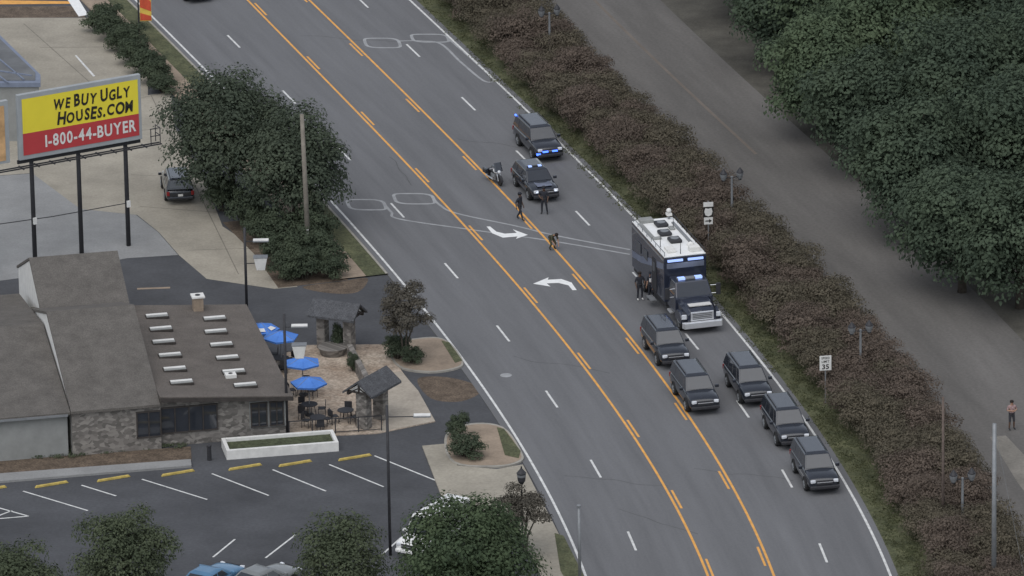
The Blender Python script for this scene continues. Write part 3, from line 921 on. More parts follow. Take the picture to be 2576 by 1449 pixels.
def pavilion(px, py, rz, label, Lr, Wr, hz, pil):
    t = thing('gate_pavilion', label, 'gate', P(px, py), rz, 'small roofed gates on the patio')
    mb = MB()
    for (x, y, sx, sy) in pil: mb.box(x, y, hz * .5, sx, sy, hz)
    mb.build('stone_pillar', MT['stone'], t, bevel=.03)
    rise = Wr * .38
    mb = MB(); mb.extr_x([(-Wr / 2 + .1, hz), (Wr / 2 - .1, hz), (0, hz + rise - .08)], -Lr / 2 + .12, Lr / 2 - .12); mb.build('gable', MT['cream'], t)
    mb = MB()
    for s in (-1, 1):
        mb.extr_x([(s * (Wr / 2 + .15), hz - .12), (0, hz + rise), (0, hz + rise + .14), (s * (Wr / 2 + .15), hz + .02)], -Lr / 2 - .1, Lr / 2 + .1)
    mb.build('roof', MT['darkshingle'], t)
    mb = MB()
    for e in (-1, 1):
        x = e * (Lr / 2 - .09)
        mb.box(x, 0, hz + .05, .08, Wr - .15, .12); mb.box(x, 0, hz + rise * .4, .08, .1, rise * .7)
        for s in (-1, 1): mb.tube((x, s * Wr * .3, hz + .05), (x, s * .05, hz + rise * .45), .045, .045, 4)
    mb.box(0, -Wr / 2 + .12, hz - .1, Lr - .1, .14, .18); mb.box(0, Wr / 2 - .12, hz - .1, Lr - .1, .14, .18)
    mb.build('timber_frame', MT['timber'], t)
    return t


pavilion(850, 880, R(-24), 'far gate pavilion with shingled gable roof, beside the small brownish tree', 3.0, 1.75, 2.4, [(-1, 0, .55, .7), (.8, 0, .55, .7)])
pavilion(938, 1066, R(-122), 'near gate pavilion with shingled gable roof beside the patio path', 3.1, 1.8, 2.4, [(-.9, 0, .6, .75), (.95, 0, .6, .75)])
a, b = P(880, 900), P(925, 985)
mb = MB(); d = b - a; mb.box(0, 0, .45, d.length, .35, .9); o = mb.build('patio_wall', MT['stone'], bevel=.03); o.location = (a + b) / 2; o.rotation_euler.z = math.atan2(d.y, d.x)
tag(o, 'low rubble stone wall joining the two gate pavilions', 'wall')
a, b = P(728, 1100), P(960, 1085)
d = b - a
t = thing('patio_railing', 'dark railing along the near edge of the patio', 'railing', a, math.atan2(d.y, d.x))
mb = MB(); mb.box(d.length / 2, 0, 1.0, d.length, .05, .05); mb.box(d.length / 2, 0, .15, d.length, .04, .04); mb.build('rail', MT['black'], t)
for k in range(5): mb = MB(); mb.box(d.length * k / 4, 0, .52, .06, .06, 1.04); mb.build('post', MT['black'], t)
mb = MB()
mb.lathe([(.75, 0), (.95, .55), (.85, .56)], 16); o = mb.build('round_planter', MT['stone']); o.location = P(838, 892); tag(o, 'round stone planter below the far gate pavilion', 'planter')

ut = thing('patio_umbrella', '', 'umbrella')
mb = MB(); mb.tube((0, 0, 0), (0, 0, 2.5), .03); mb.build('pole', MT['steel'], ut)
mb = MB(); mb.lathe([(.28, 0), (.28, .08), (.06, .12)], 12); mb.build('base', MT['black'], ut)
mb = MB(); mb.lathe([(1.1, 1.98), (1.13, 2.1), (.02, 2.48)], 6); mb.build('canopy', MT['umbrella'], ut)
for k in range(6):
    a = k * math.pi / 3
    mb = MB(); mb.tube((0, 0, 2.49), (1.13 * math.cos(a), 1.13 * math.sin(a), 2.1), .018, .018, 4); mb.build('rib', MT['steel'] if k % 2 else MT['umbrella'], ut)
ULAB = ['blue patio umbrella with white marks, farthest left by the roof edge', 'blue patio umbrella beside the lamp post, second farthest', 'blue patio umbrella right of the lamp post, upper of the front two', 'blue patio umbrella nearest the camera on the patio']
tt = thing('patio_table', '', 'table')
mb = MB(); mb.lathe([(.5, .70), (.5, .74), (.03, .745)], 18); mb.build('table_top', MT['black'], tt)
for k in range(4):
    a = k * math.pi / 2 + .4
    mb = MB(); mb.tube((.42 * math.cos(a), .42 * math.sin(a), 0), (.3 * math.cos(a), .3 * math.sin(a), .7), .02); mb.build('leg', MT['black'], tt)
ch = thing('patio_chair', '', 'chair')
mb = MB(); mb.box(0, 0, .45, .46, .46, .05); mb.build('seat', MT['black'], ch, bevel=.01)
mb = MB(); mb.box(0, .23, .72, .46, .04, .42); mb.build('backrest', MT['black'], ch, bevel=.01)
for x in (-.2, .2):
    for y in (-.2, .2): mb = MB(); mb.tube((x * 1.05, y * 1.05, 0), (x, y, .44), .018); mb.build('leg', MT['black'], ch)
tspots = [(660, 910), (708, 930), (763, 996), (779, 1047)]
us = [ut] + [copy_tree(ut) for _ in range(3)]
for i, (x, y) in enumerate(tspots):
    u = us[i]
    u.location = P(x, y) + Vector((0, 0, .06)); tag(u, ULAB[i], 'umbrella', 'blue patio umbrellas')
    u.rotation_euler.z = i * .3
mb = MB()
for k in (3, 4, 5):
    a0, a1 = (k + .2) * math.pi / 3, (k + .8) * math.pi / 3
    q = [Vector((r_ * math.cos(a_), r_ * math.sin(a_), z_)) for r_, a_, z_ in ((.93, a0, 2.21), (.93, a1, 2.21), (.6, a1, 2.32), (.6, a0, 2.32))]
    mb.add(q, [(0, 1, 2, 3)])
mb.build('white_mark', MT['cream'], us[0], recalc=False)
spots = tspots + [(800, 1080), (870, 1062)]
TL = ['dark round table under the farthest left blue umbrella', 'dark round table under the umbrella beside the lamp post', 'dark round table under the upper of the front two umbrellas', 'dark round table under the nearest blue umbrella', 'dark round table by the railing without an umbrella', 'dark round table left of the near gate pavilion']
n = 0
for i, (x, y) in enumerate(spots):
    q = tt if i == 0 else copy_tree(tt)
    q.location = P(x, y) + Vector((0, 0, .06)); tag(q, TL[i], 'table', 'dark patio tables')
    for k in range(3):
        a = k * 2.1 + i * .7
        c = ch if n == 0 else copy_tree(ch); n += 1
        c.location = P(x, y) + Vector((.75 * math.cos(a), .75 * math.sin(a), .06)); c.rotation_euler.z = a - math.pi / 2
        tag(c, 'dark metal chair at the ' + TL[i][5:], 'chair', 'dark chairs at the ' + TL[i][5:])

pc = [P(570, 1156), P(852, 1134), P(848, 1112), P(574, 1134)]
d = pc[1] - pc[0]
t = thing('planter_box', 'long white raised planter box beside the yellow wheel stops', 'planter', pc[0], math.atan2(d.y, d.x))
Lp, Wp = d.length, 2.0
mb = MB(); mb.box(Lp / 2, 0, .3, Lp, .22, .6); mb.box(Lp / 2, Wp, .3, Lp, .22, .6); mb.box(.11, Wp / 2, .3, .22, Wp - .225, .6); mb.box(Lp - .11, Wp / 2, .3, .22, Wp - .225, .6)
mb.build('wall', MT['cream'], t, bevel=.015)
mb = MB(); mb.box(Lp / 2, Wp / 2, .2, Lp - .46, Wp - .24, .4); mb.build('soil', MT['soil'], t)
mb = MB(); mb.lathe([(.13, 0), (.13, .85), (.15, .86), (.15, .95), (.05, 1.0)], 12); o = mb.build('bollard', MT['black'], smooth=False); o.location = P(527, 1158); tag(o, 'short black bollard left of the white planter', 'bollard')

# ------------------------------------------------------------------ posts, lamps and signs
def lamp_twin(px, py, label):
    t = thing('street_lamp', label, 'street lamp', P(px, py), R(15), 'twin headed lamps along the hedge')
    mb = MB(); mb.lathe([(.2, 0), (.2, .3), (.09, .5), (.07, 3.9), (.08, 4.0)], 10); mb.build('pole', MT['steel'], t)
    mb = MB(); mb.path([(-.55, 0, 3.75), (-.3, 0, 3.95), (0, 0, 3.85), (.3, 0, 3.95), (.55, 0, 3.75)], .035, 6); mb.build('arm', MT['black'], t)
    for s in (-1, 1):
        mb = MB(); mb.lathe([(.1, 3.72), (.2, 4.0), (.24, 4.25), (.02, 4.55)], 8, Matrix.Translation((s * .55, 0, 0))); h = mb.build('lantern', MT['black'], t)
        mb = MB(); mb.lathe([(.13, 3.8), (.215, 4.02), (.25, 4.2)], 8, Matrix.Translation((s * .55, 0, 0))); mb.build('lamp_glass', MT['steel'], h)


lamp_twin(1842, 592, 'twin headed street lamp standing in the hedge level with the truck rear')
lamp_twin(2165, 985, 'twin headed street lamp in the hedge beside the speed sign')
lamp_twin(2421, 1365, 'twin headed street lamp in the hedge near the bottom right')
lamp_twin(1384, 172, 'twin headed street lamp at the top, far end of the hedge')


def pole(name, label, cat, px, py, H, r, m, lean=0, r2=None):
    t = thing(name, label, cat, P(px, py))
    mb = MB(); mb.tube((0, 0, -.1), (lean, 0, H), r, r2 or r * .75, 10); mb.build('pole', m, t, smooth=True)
    return t


t = pole('utility_pole', 'weathered wooden pole rising from the shrubs by the left kerb', 'pole', 777, 655, 9.8, .17, MT['wood'], -.2)
mb = MB(); mb.box(-.03, -.18, 1.9, .14, .04, .5); mb.build('pole_tag', MT['cream'], t)
t = pole('rusty_pole', 'thin rusty pole in the hedge near the lower right', 'pole', 2372, 1350, 8.6, .09, MT['rust'])
t = pole('steel_pole', 'tall grey steel pole at the lower right corner', 'pole', 2500, 1512, 10.7, .15, MT['steel'])
mb = MB(); mb.path([(.0, 0, 10.5), (2.0, -.4, 0)], .012, 4); mb.build('guy_wire', MT['steel'], t)
t = pole('sign_pole', 'light grey pole on the verge at the bottom edge of the road', 'pole', 1459, 1475, 4.9, .10, MT['steel'])
mb = MB(); mb.lathe([(.13, 4.85), (.13, 4.95), (.02, 5.0)], 10); mb.build('cap', MT['steel'], t)


def parking_lamp(px, py, H, label, heads):
    t = pole('lamp_post', label, 'lamp post', px, py, H, .09, MT['black'], 0, .08)
    for (x, z, kind) in heads:
        mb = MB(); mb.tube((0, 0, z), (x - .3, 0, z), .03); mb.tube((x, 0, z), (x - .35, 0, z), .05); a = mb.build('arm', MT['black'], t)
        if kind == 'flat':
            mb = MB(); mb.box(x + .05, 0, z + .04, 1.0, .45, .1); h = mb.build('lamp_head', MT['steel'], t, bevel=.03)
            mb = MB(); mb.box(x + .05, 0, z + .1, .96, .4, .03); mb.build('cover', MT['cream'], h)
        else:
            mb = MB(); mb.hexa([(x - .26, -.2, z - .42), (x + .26, -.2, z - .42), (x + .26, .2, z - .42), (x - .26, .2, z - .42)], [(x - .42, -.28, z + .4), (x + .42, -.28, z + .4), (x + .42, .28, z + .4), (x - .42, .28, z + .4)]); h = mb.build('lamp_head', MT['cream'], t, bevel=.03)
            mb = MB(); mb.box(x, 0, z + .43, .9, .6, .05); mb.build('cover', MT['steel'], h)


parking_lamp(621, 782, 5.5, 'black lamp post behind the skylight roof with two white heads', [(.95, 4.6, 'flat'), (.95, 3.15, 'cone')])
parking_lamp(723, 1097, 7.8, 'black lamp post at the corner of the stone restaurant', [(.85, 6.95, 'flat'), (.85, 5.4, 'cone')])
parking_lamp(982, 1397, 9.2, 'tall black lamp post beside the white van', [(1.95, 8.5, 'flat')])
t = thing('lantern_post', 'old style black lantern post beside the small brownish tree at the bottom', 'street lamp', P(1315, 1385))
mb = MB(); mb.lathe([(.15, 0), (.15, .3), (.06, .5), (.05, 4.1)], 10); mb.build('pole', MT['black'], t)
mb = MB(); mb.lathe([(.1, 4.1), (.22, 4.3), (.26, 4.75), (.3, 4.78), (.06, 5.05), (.03, 5.2)], 8); h = mb.build('lantern', MT['black'], t)
mb = MB(); mb.lathe([(.2, 4.32), (.27, 4.7)], 8); mb.build('lamp_glass', MT['steel'], h)
t = thing('banner_pole', 'pole with red and yellow banner at the top left beside the pavement', 'banner', P(350, 84))
mb = MB(); mb.tube((0, 0, 0), (0, 0, 4.5), .06, .05); mb.build('pole', MT['black'], t)
mb = MB(); mb.box(.5, 0, 2.6, .8, .03, 3.4); bn = mb.build('banner', MT['banner'], t)
mb = MB(); mb.extr_y([(.12, .95), (.88, .95), (.88, 1.25), (.12, 1.5)], -.03, -.02)
mb.extr_y([(.12, 1.9), (.88, 1.6), (.88, 2.3), (.5, 2.75), (.12, 2.6)], -.03, -.02); mb.extr_y([(.12, 3.1), (.88, 2.9), (.88, 4.25), (.12, 4.25)], -.03, -.02)
mb.build('red_pattern', MT['bannerred'], bn)
mb = MB()
mb.tube((0, 0, .95), (.84, 0, .95), .02); mb.tube((0, 0, 4.3), (.84, 0, 4.3), .02); mb.build('arm', MT['black'], t)


def sign_base(name, label, px, py, H):
    t = thing(name, label, 'sign', P(px, py), R(8))
    mb = MB(); mb.box(0, .05, H / 2, .07, .05, H); mb.build('post', MT['steel'], t)
    return t


t = sign_base('speed_limit_sign', 'white rectangular speed limit sign in front of the hedge', 2077, 1015, 3.05)
mb = MB(); mb.box(0, 0, 2.6, .72, .03, .94); mb.build('plate', MT['cream'], t, bevel=.01)
put_text('SPEED', .5, .15, 0, 2.92, -.022, MT['ink'], t, 'lettering', off=.02)
put_text('LIMIT', .46, .15, 0, 2.70, -.022, MT['ink'], t, 'lettering', off=.02)
put_text('35', .42, .32, 0, 2.37, -.022, MT['ink'], t, 'lettering', off=.03)
t = sign_base('route_sign', 'stacked black and white route signs in front of the hedge by the truck', 1783, 652, 3.9)
mb = MB(); mb.box(0, 0, 3.68, .62, .03, .3); mb.build('plate', MT['cream'], t)
mb = MB(); mb.box(0, 0, 3.17, .66, .03, .66); p_ = mb.build('plate', MT['ink'], t)
mb = MB(); mb.extr_y([(.0, 2.88), (.2, 2.98), (.26, 3.2), (.2, 3.44), (0, 3.4), (-.2, 3.44), (-.26, 3.2), (-.2, 2.98)], -.025, -.02); mb.build('shield', MT['cream'], p_)
mb = MB(); mb.box(0, 0, 2.58, .56, .03, .46); p_ = mb.build('plate', MT['cream'], t)
mb = MB(); mb.extr_y([(-.2, 2.54), (.04, 2.54), (.04, 2.45), (.22, 2.58), (.04, 2.71), (.04, 2.62), (-.2, 2.62)], -.025, -.02); mb.build('arrow', MT['ink'], p_)

# ------------------------------------------------------------------ vehicles
def cring(x, zb, zt, w, crown):
    h = zt - zb
    half = [(w * .6, zb), (w * .9, zb + .03), (w * .99, zb + .25 * h), (w, zb + .55 * h), (w * .975, zb + .85 * h), (w * .9, zt - .01), (w * .55, zt + crown * .8)]
    return [(x, 0, zb)] + [(x, y, z) for y, z in half] + [(x, 0, zt + crown)] + [(x, -y, z) for y, z in reversed(half)]


def bil(c, u, v):
    a = c[0].lerp(c[1], u); b = c[3].lerp(c[2], u); return a.lerp(b, v)


def pane(c, us, vs, outv, name, m, parent, o=.014):
    q = [bil(c, u, v) for u, v in zip(us, vs)]
    n = (q[1] - q[0]).cross(q[3] - q[0]).normalized()
    if n.dot(outv) < 0: n = -n
    mb = MB(); mb.hexa([p - n * .02 for p in q], [p + n * o for p in q])
    return mb.build(name, m, parent)


def wheel(t, x, y, r, wd):
    s = 1 if y > 0 else -1
    T = Matrix.Translation((x, y, r)) @ Matrix.Rotation(math.pi / 2, 4, 'X')
    mb = MB(); mb.lathe([(r * .6, -wd / 2), (r * .93, -wd / 2), (r, -wd * .3), (r, wd * .3), (r * .93, wd / 2), (r * .6, wd / 2)], 24, T); wh = mb.build('wheel', MT['rubber'], t, smooth=False)
    mb = MB()
    T2 = Matrix.Translation((x, y + s * wd * .42, r)) @ Matrix.Rotation(math.pi / 2, 4, 'X')
    mb.lathe([(r * .62, -.03), (r * .62, .03), (r * .5, .02)], 20, T2)
    for k in range(5):
        a = k * 2 * math.pi / 5
        mb.tube((x, y + s * wd * .5, r), (x + r * .58 * math.cos(a), y + s * wd * .46, r + r * .58 * math.sin(a)), .05, .04, 5)
    mb.build('rim', MT['steel'], wh)


def car(label, cat, sp, paint, name='suv', group=None):
    t = thing(name, label, cat, (0, 0, 0), 0, group)
    L, Wd = sp['L'], sp['W']; hw = Wd / 2; f = L / 2
    zb, belt, hood = sp['zb'], sp['belt'], sp['hood']
    deck = sp.get('deck', belt)
    xc, xw, xr1, xr0 = sp['cowl'], sp['wtop'], sp['rtop'], sp['rbase']
    H = sp['H']
    rings = [cring(-f, zb + .25, deck - .22, hw * .9, .0), cring(-f + .08, zb + .08, deck - .06, hw * .96, .01), cring(-f + .5, zb, deck, hw, .02), cring(max(xr0 + .3, -f + .6), zb, max(deck, belt - .02), hw, .02),
             cring(-.3, zb, belt, hw, .02), cring(xc - .25, zb, belt, hw, .02), cring(xc + .12, zb, hood + .04, hw * .995, .05), cring((xc + f) / 2, zb + .02, hood, hw * .98, .06),
             cring(f - .3, zb + .05, hood - .06, hw * .95, .05), cring(f - .08, zb + .1, hood - .16, hw * .91, .03), cring(f, zb + .2, hood - .32, hw * .86, .0)]
    mb = MB(); mb.loft(rings); mb.build('body', paint, t, smooth=True, sub=1)
    w0, w1 = hw * .95, hw * .76
    zt = H - .07
    b = [Vector((xr0, -w0, belt - .05)), Vector((xc, -w0 * .97, belt - .05)), Vector((xc, w0 * .97, belt - .05)), Vector((xr0, w0, belt - .05))]
    tp = [Vector((xr1, -w1, zt)), Vector((xw, -w1 * .97, zt)), Vector((xw, w1 * .97, zt)), Vector((xr1, w1, zt))]
    iv = [Vector((xr1 + .25, -w1 + .2, H)), Vector((xw - .3, -w1 + .2, H)), Vector((xw - .3, w1 - .2, H)), Vector((xr1 + .25, w1 - .2, H))]
    mb = MB(); vs = b + tp + iv
    mb.add(vs, [(3, 2, 1, 0)] + [(i, (i + 1) % 4, 4 + (i + 1) % 4, 4 + i) for i in range(4)] + [(4 + i, 4 + (i + 1) % 4, 8 + (i + 1) % 4, 8 + i) for i in range(4)] + [(8, 9, 10, 11)])
    cb_ = mb.build('cabin', paint, t, bevel=.055, smooth=False, seg=3)
    lo = .12
    pane([b[1], b[2], tp[2], tp[1]], (.05, .95, .92, .08), (lo, lo, .93, .93), Vector((1, 0, .3)), 'windshield', MT['glass'], t)
    pane([b[3], b[0], tp[0], tp[3]], (.08, .92, .9, .1), (.25, .25, .92, .92), Vector((-1, 0, .3)), 'rear_window', MT['glass'], t)
    cuts = sp['cuts']
    for s, (c0, c1, c2, c3) in ((-1, (b[0], b[1], tp[1], tp[0])), (1, (b[3], b[2], tp[2], tp[3]))):
        for u0, u1 in cuts:
            pane([c0, c1, c2, c3], (u0, u1, u1 - .015, u0 + .015), (.16, .16, .9, .9), Vector((0, s, .2)), 'side_window', MT['glass'], t)
    r = sp['r']
    for x in (sp['ax'][0], sp['ax'][1]):
        for s in (-1, 1):
            wheel(t, x, s * (hw - .1), r, .26)
            mb = MB(); k = 10
            inn = [(x + (r + .02) * math.cos(a), r + (r + .02) * math.sin(a)) for a in [math.pi * i / k for i in range(k + 1)]]
            out = [(x + (r + .09) * math.cos(a), r + (r + .09) * math.sin(a)) for a in [math.pi * i / k for i in range(k, -1, -1)]]
            for i in range(k):
                q = [inn[i], inn[i + 1], out[k - i - 1], out[k - i]]
                mb.extr_y(q, s * (hw - .06), s * (hw + .02))
            mb.build('wheel_arch', MT['rubber'], t)
    zg = (zb + hood) / 2 + .12
    mb = MB(); mb.box(f + .0, 0, zg - .02, .08, Wd * .5, .26); gr = mb.build('grille', MT['black'], t, bevel=.02)
    mb = MB(); mb.box(f + .035, 0, zg, .03, Wd * .48, .04); mb.build('grille_bar', MT['chrome'], gr)
    for s in (-1, 1):
        mb = MB(); mb.box(f - .07, s * Wd * .345, zg + .04, .16, Wd * .15, .17, s * -.25); mb.build('headlight', MT['lens'], t, bevel=.03)
        mb = MB(); mb.box(-f + .05, s * hw * .85, deck - .3, .12, .2, .3 if deck > 1.05 else .16); mb.build('taillight', MT['redlens'], t, bevel=.02)
        mb = MB(); mb.box(xc - .28, s * (hw + .12), belt + .08, .14, .24, .19); mb.build('mirror', paint, t, bevel=.04)
        if sp.get('rails'):
            mb = MB(); mb.tube((xr1 + .25, s * w1 * .86, H + .04), (xw - .35, s * w1 * .86, H + .04), .025, .025, 6); mb.build('roof_rail', MT['black'], t)
    mb = MB(); mb.box(f - .0, 0, zb + .2, .2, Wd * .88, .22); mb.build('front_bumper', sp.get('bumper') or paint, t, bevel=.06)
    mb = MB(); mb.box(-f + .02, 0, zb + .22, .2, Wd * .9, .24); mb.build('rear_bumper', paint, t, bevel=.06)
    mb = MB(); mb.box(-f - .045, 0, deck - .42 if deck > 1.05 else zb + .4, .03, .34, .16); mb.build('number_plate', MT['cream'], t)
    return t


SUV = dict(L=5.35, W=1.98, H=1.9, zb=.3, belt=1.17, hood=1.1, cowl=1.35, wtop=.62, rtop=-2.42, rbase=-2.62, cuts=((.05, .3), (.33, .58), (.61, .86)), r=.39, ax=(1.65, -1.35), rails=1, bumper=MT['black'])
SED = dict(L=5.0, W=1.9, H=1.5, zb=.24, belt=.98, hood=.93, deck=1.0, cowl=1.05, wtop=.25, rtop=-1.1, rbase=-1.95, cuts=((.1, .48), (.52, .86)), r=.34, ax=(1.55, -1.4), bumper=MT['black'])
POL = dict(L=5.0, W=1.95, H=1.68, zb=.26, belt=1.05, hood=1.0, deck=1.06, cowl=1.1, wtop=.35, rtop=-1.95, rbase=-2.35, cuts=((.05, .3), (.33, .58), (.61, .86)), r=.37, ax=(1.55, -1.4), bumper=MT['black'])
VAN = dict(L=5.6, W=2.0, H=2.3, zb=.35, belt=1.2, hood=1.15, cowl=1.75, wtop=1.15, rtop=-2.65, rbase=-2.72, cuts=((.82, .96),), r=.38, ax=(1.8, -1.6))
def place(o, px, py, rz): o.location = P(px, py) + Vector((0, 0, .03)); o.rotation_euler.z = rz


suv0 = car('', 'suv', SUV, MT['paint_black'])
SL = [(1674, 894, 'black suv nearest in front of the truck, beside the yellow line'),
      (1748, 1009, 'black suv on the yellow line, second in front of the truck'),
      (1882, 989, 'black suv by the right edge line, rear one of the three there'),
      (1976, 1095, 'black suv by the right edge line, middle one of the three there'),
      (2050, 1207, 'frontmost black suv, nearest the bottom of the photo'),
      (1354, 379, 'dark suv with blue lights lit in its grille, rearmost of the convoy'),
      (447, 489, 'black suv parked under the billboard seen from behind')]
cars = []
for i, (x, y, lab) in enumerate(SL):
    o = suv0 if i == 0 else copy_tree(suv0)
    cars.append(o)
for (x, y, lab), o in zip(SL, cars):
    tag(o, lab, 'suv')
    if lab.startswith('black suv parked'):
        o.name = 'parked_suv'
        place(o, x, y, R(97)); o.scale = (.86, .95, .92)
    else:
        o.name = 'convoy_suv'; o['group'] = 'dark suvs of the convoy'
        place(o, x, y, head(RE, y) + rs.uniform(-.02, .02))
top = cars[5]
for (x, y, z, sx, sy, sz) in ((2.72, -.35, .78, .08, .36, .1), (2.72, .3, .78, .08, .36, .1), (2.64, -.8, .62, .14, .26, .12), (-2.3, -.8, 1.84, .2, .1, .08)):
    mb = MB(); mb.box(x, y, z, sx, sy, sz); mb.build('blue_light', MT['bluelit'], top)
sed = car('dark police car with small roof lights lit, beside the motorcycle', 'police car', POL, MT['paint_black'], 'police_car')
place(sed, 1347, 482, head(RE, 470))
mb = MB(); mb.box(-.1, 0, 1.71, .2, 1.05, .06); lb = mb.build('light_bar', MT['black'], sed, bevel=.02)
for s in (-1, 1): mb = MB(); mb.box(-.09, s * .33, 1.715, .2, .24, .06); mb.build('blue_light', MT['bluepale'], lb)
for s in (-1, 1): mb = MB(); mb.box(2.47, s * .66, .78, .1, .2, .09); mb.build('lit_headlight', MT['whitelit'], sed)
mb = MB(); mb.box(1.75, 0, 1.055, .9, 1.0, .02); mb.build('pale_hood_patch', MT['graphic'], sed)  # flat grey-blue patch, paler than the bonnet below it
o = car('blue car cut by the bottom edge, left of the grey one', 'car', SED, MT['paint_blue'], 'parked_car'); place(o, 530, 1488, R(60))
o = car('grey car cut by the bottom edge, right of the blue one', 'car', SED, MT['paint_grey'], 'parked_car'); place(o, 662, 1488, R(50))
o = car('white van half hidden behind the large bottom tree', 'van', VAN, MT['paint_white'], 'white_van'); place(o, 1094, 1374, R(-122))
o = car('dark car cut by the top edge on the far left lane', 'car', SED, MT['paint_black'], 'distant_car'); place(o, 480, -16, head(LE, 0))

# command truck
a_t = head(RE, 690)
td = Vector((math.cos(a_t), math.sin(a_t), 0))
tk = thing('command_truck', 'big dark command truck with white roof full of equipment and blue lights lit', 'truck', P(1770, 842) - td * 5.6 + Vector((0, 0, .03)), a_t)
tk.scale = (1.07, 1.1, 1.06)
mb = MB(); mb.box(-1.8, 0, 2.25, 6.8, 2.5, 2.75); mb.build('box_body', MT['paint_navy'], tk, bevel=.05)
mb = MB(); mb.box(-1.8, 0, 3.66, 6.76, 2.44, .07); mb.build('box_roof', MT['paint_white'], tk, bevel=.02)
mb = MB(); mb.box(-1.8, 0, .75, 6.7, 2.3, .3); mb.box(2.5, 0, .7, 5, .9, .25); mb.build('chassis', MT['black'], tk)
mb = MB(); mb.hexa([(1.62, -1.1, .75), (3.35, -1.1, .75), (3.35, 1.1, .75), (1.62, 1.1, .75)], [(1.62, -1.12, 1.75), (3.4, -1.1, 1.7), (3.4, 1.1, 1.7), (1.62, 1.12, 1.75)]); mb.build('cab', MT['paint_navy'], tk, bevel=.05)
mb = MB(); cb = [Vector((1.62, -1.1, 1.74)), Vector((3.38, -1.08, 1.69)), Vector((3.38, 1.08, 1.69)), Vector((1.62, 1.1, 1.74))]; ct = [Vector((1.62, -.98, 2.5)), Vector((2.85, -.95, 2.5)), Vector((2.85, .95, 2.5)), Vector((1.62, .98, 2.5))]
mb.hexa(cb, ct); mb.build('cab_roof', MT['paint_navy'], tk, bevel=.06)
pane([cb[1], cb[2], ct[2], ct[1]], (.05, .95, .93, .07), (.08, .08, .9, .9), Vector((1, 0, .3)), 'windshield', MT['glass'], tk)
pane([cb[0], cb[1], ct[1], ct[0]], (.3, .92, .88, .3), (.1, .1, .88, .88), Vector((0, -1, .2)), 'side_window', MT['glass'], tk)
pane([cb[3], cb[2], ct[2], ct[3]], (.3, .92, .88, .3), (.1, .1, .88, .88), Vector((0, 1, .2)), 'side_window', MT['glass'], tk)
rr = []
for x, zt, hw_, zb_ in ((3.3, 1.68, 1.0, .75), (4.0, 1.62, .97, .72), (4.7, 1.5, .9, .72), (4.98, 1.36, .82, .75)):
    rr.append([(x, -hw_, zb_), (x, -hw_, zt - .22), (x, -hw_ * .8, zt - .03), (x, 0, zt + .03), (x, hw_ * .8, zt - .03), (x, hw_, zt - .22), (x, hw_, zb_)])
mb = MB(); mb.loft(rr); mb.build('hood', MT['paint_navy'], tk, bevel=.03)
for s in (-1, 1):
    mb = MB(); k = 8
    mb.extr_y([(4.05 + .68 * math.cos(math.pi * i / k), .55 + .68 * math.sin(math.pi * i / k)) for i in range(k + 1)], s * .8, s * 1.16)
    fd = mb.build('fender', MT['paint_navy'], tk, bevel=.04)
    mb = MB(); mb.box(4.76, s * .98, 1.0, .12, .32, .28); mb.build('headlight', MT['lens'], tk, bevel=.03)
    mb = MB(); mb.box(3.1, s * 1.5, 1.95, .12, .26, .7); mr = mb.build('mirror', MT['black'], tk, bevel=.02)
    mb = MB(); mb.tube((3.05, s * 1.05, 2.2), (3.1, s * 1.45, 2.2), .02); mb.tube((3.05, s * 1.1, 1.7), (3.1, s * 1.45, 1.7), .02); mb.build('mirror_arm', MT['chrome'], mr)
    mb = MB(); mb.tube((-5.0, s * 1.18, 3.92), (1.5, s * 1.18, 3.92), .025)
    for k in range(8): mb.tube((-5.0 + k * .928, s * 1.18, 3.68), (-5.0 + k * .928, s * 1.18, 3.92), .02)
    mb.build('roof_rail', MT['steel'] if s < 0 else MT['black'], tk)
    wheel(tk, 4.05, s * .98, .52, .3); wheel(tk, -3.0, s * .98, .52, .5)
    mb = MB(); mb.box(2.4, s * 1.13, .62, .7, .2, .08); mb.build('step', MT['chrome'], tk)
    mb = MB(); mb.box(1.635, s * .6, 3.42, .08, .9, .13); mb.build('blue_light', MT['bluepale'], tk)
    mb = MB(); mb.extr_y([(-5.1, 1.5), (-3.2, 1.75), (-1.0, 2.3), (1.5, 2.9), (1.5, 3.25), (-1.2, 2.7), (-3.4, 2.1), (-5.1, 1.9)], s * 1.253, s * 1.262); mb.build('side_graphic', MT['graphic'], tk)
    mb = MB(); mb.box(-1.8, s * 1.262, 3.45, 6.6, .02, .1); mb.build('stripe', MT['steel'], tk)
mb = MB(); mb.box(1.63, 0, 3.1, .05, 2.2, .32); mb.build('front_panel', MT['graphic'], tk, bevel=.01)
mb = MB(); mb.box(4.99, 0, 1.07, .07, 1.35, .54); gl = mb.build('grille', MT['chrome'], tk, bevel=.03)
mb = MB()
for k in range(4): mb.box(5.035, 0, .92 + k * .1, .03, 1.15, .025)
mb.build('grille_slats', MT['black'], gl)
mb = MB(); mb.hexa([(5.0, -1.2, .40), (5.25, -1.1, .40), (5.25, 1.1, .40), (5.0, 1.2, .40)], [(5.0, -1.2, .78), (5.25, -1.1, .78), (5.25, 1.1, .78), (5.0, 1.2, .78)]); mb.build('front_bumper', MT['chrome'], tk, bevel=.04)
mb = MB(); mb.box(4.45, 0, 1.59, .45, 1.3, .05); mb.build('pale_hood_patch', MT['whitecloth'], tk)  # pale patch imitates the reflection on the hood by colour
mb = MB(); mb.box(2.45, 0, 2.57, .3, 1.5, .12); lb = mb.build('light_bar', MT['steel'], tk, bevel=.02)
for s in (-1, 1): mb = MB(); mb.box(2.47, s * .5, 2.58, .3, .4, .12); mb.build('blue_light', MT['bluepale'], lb)
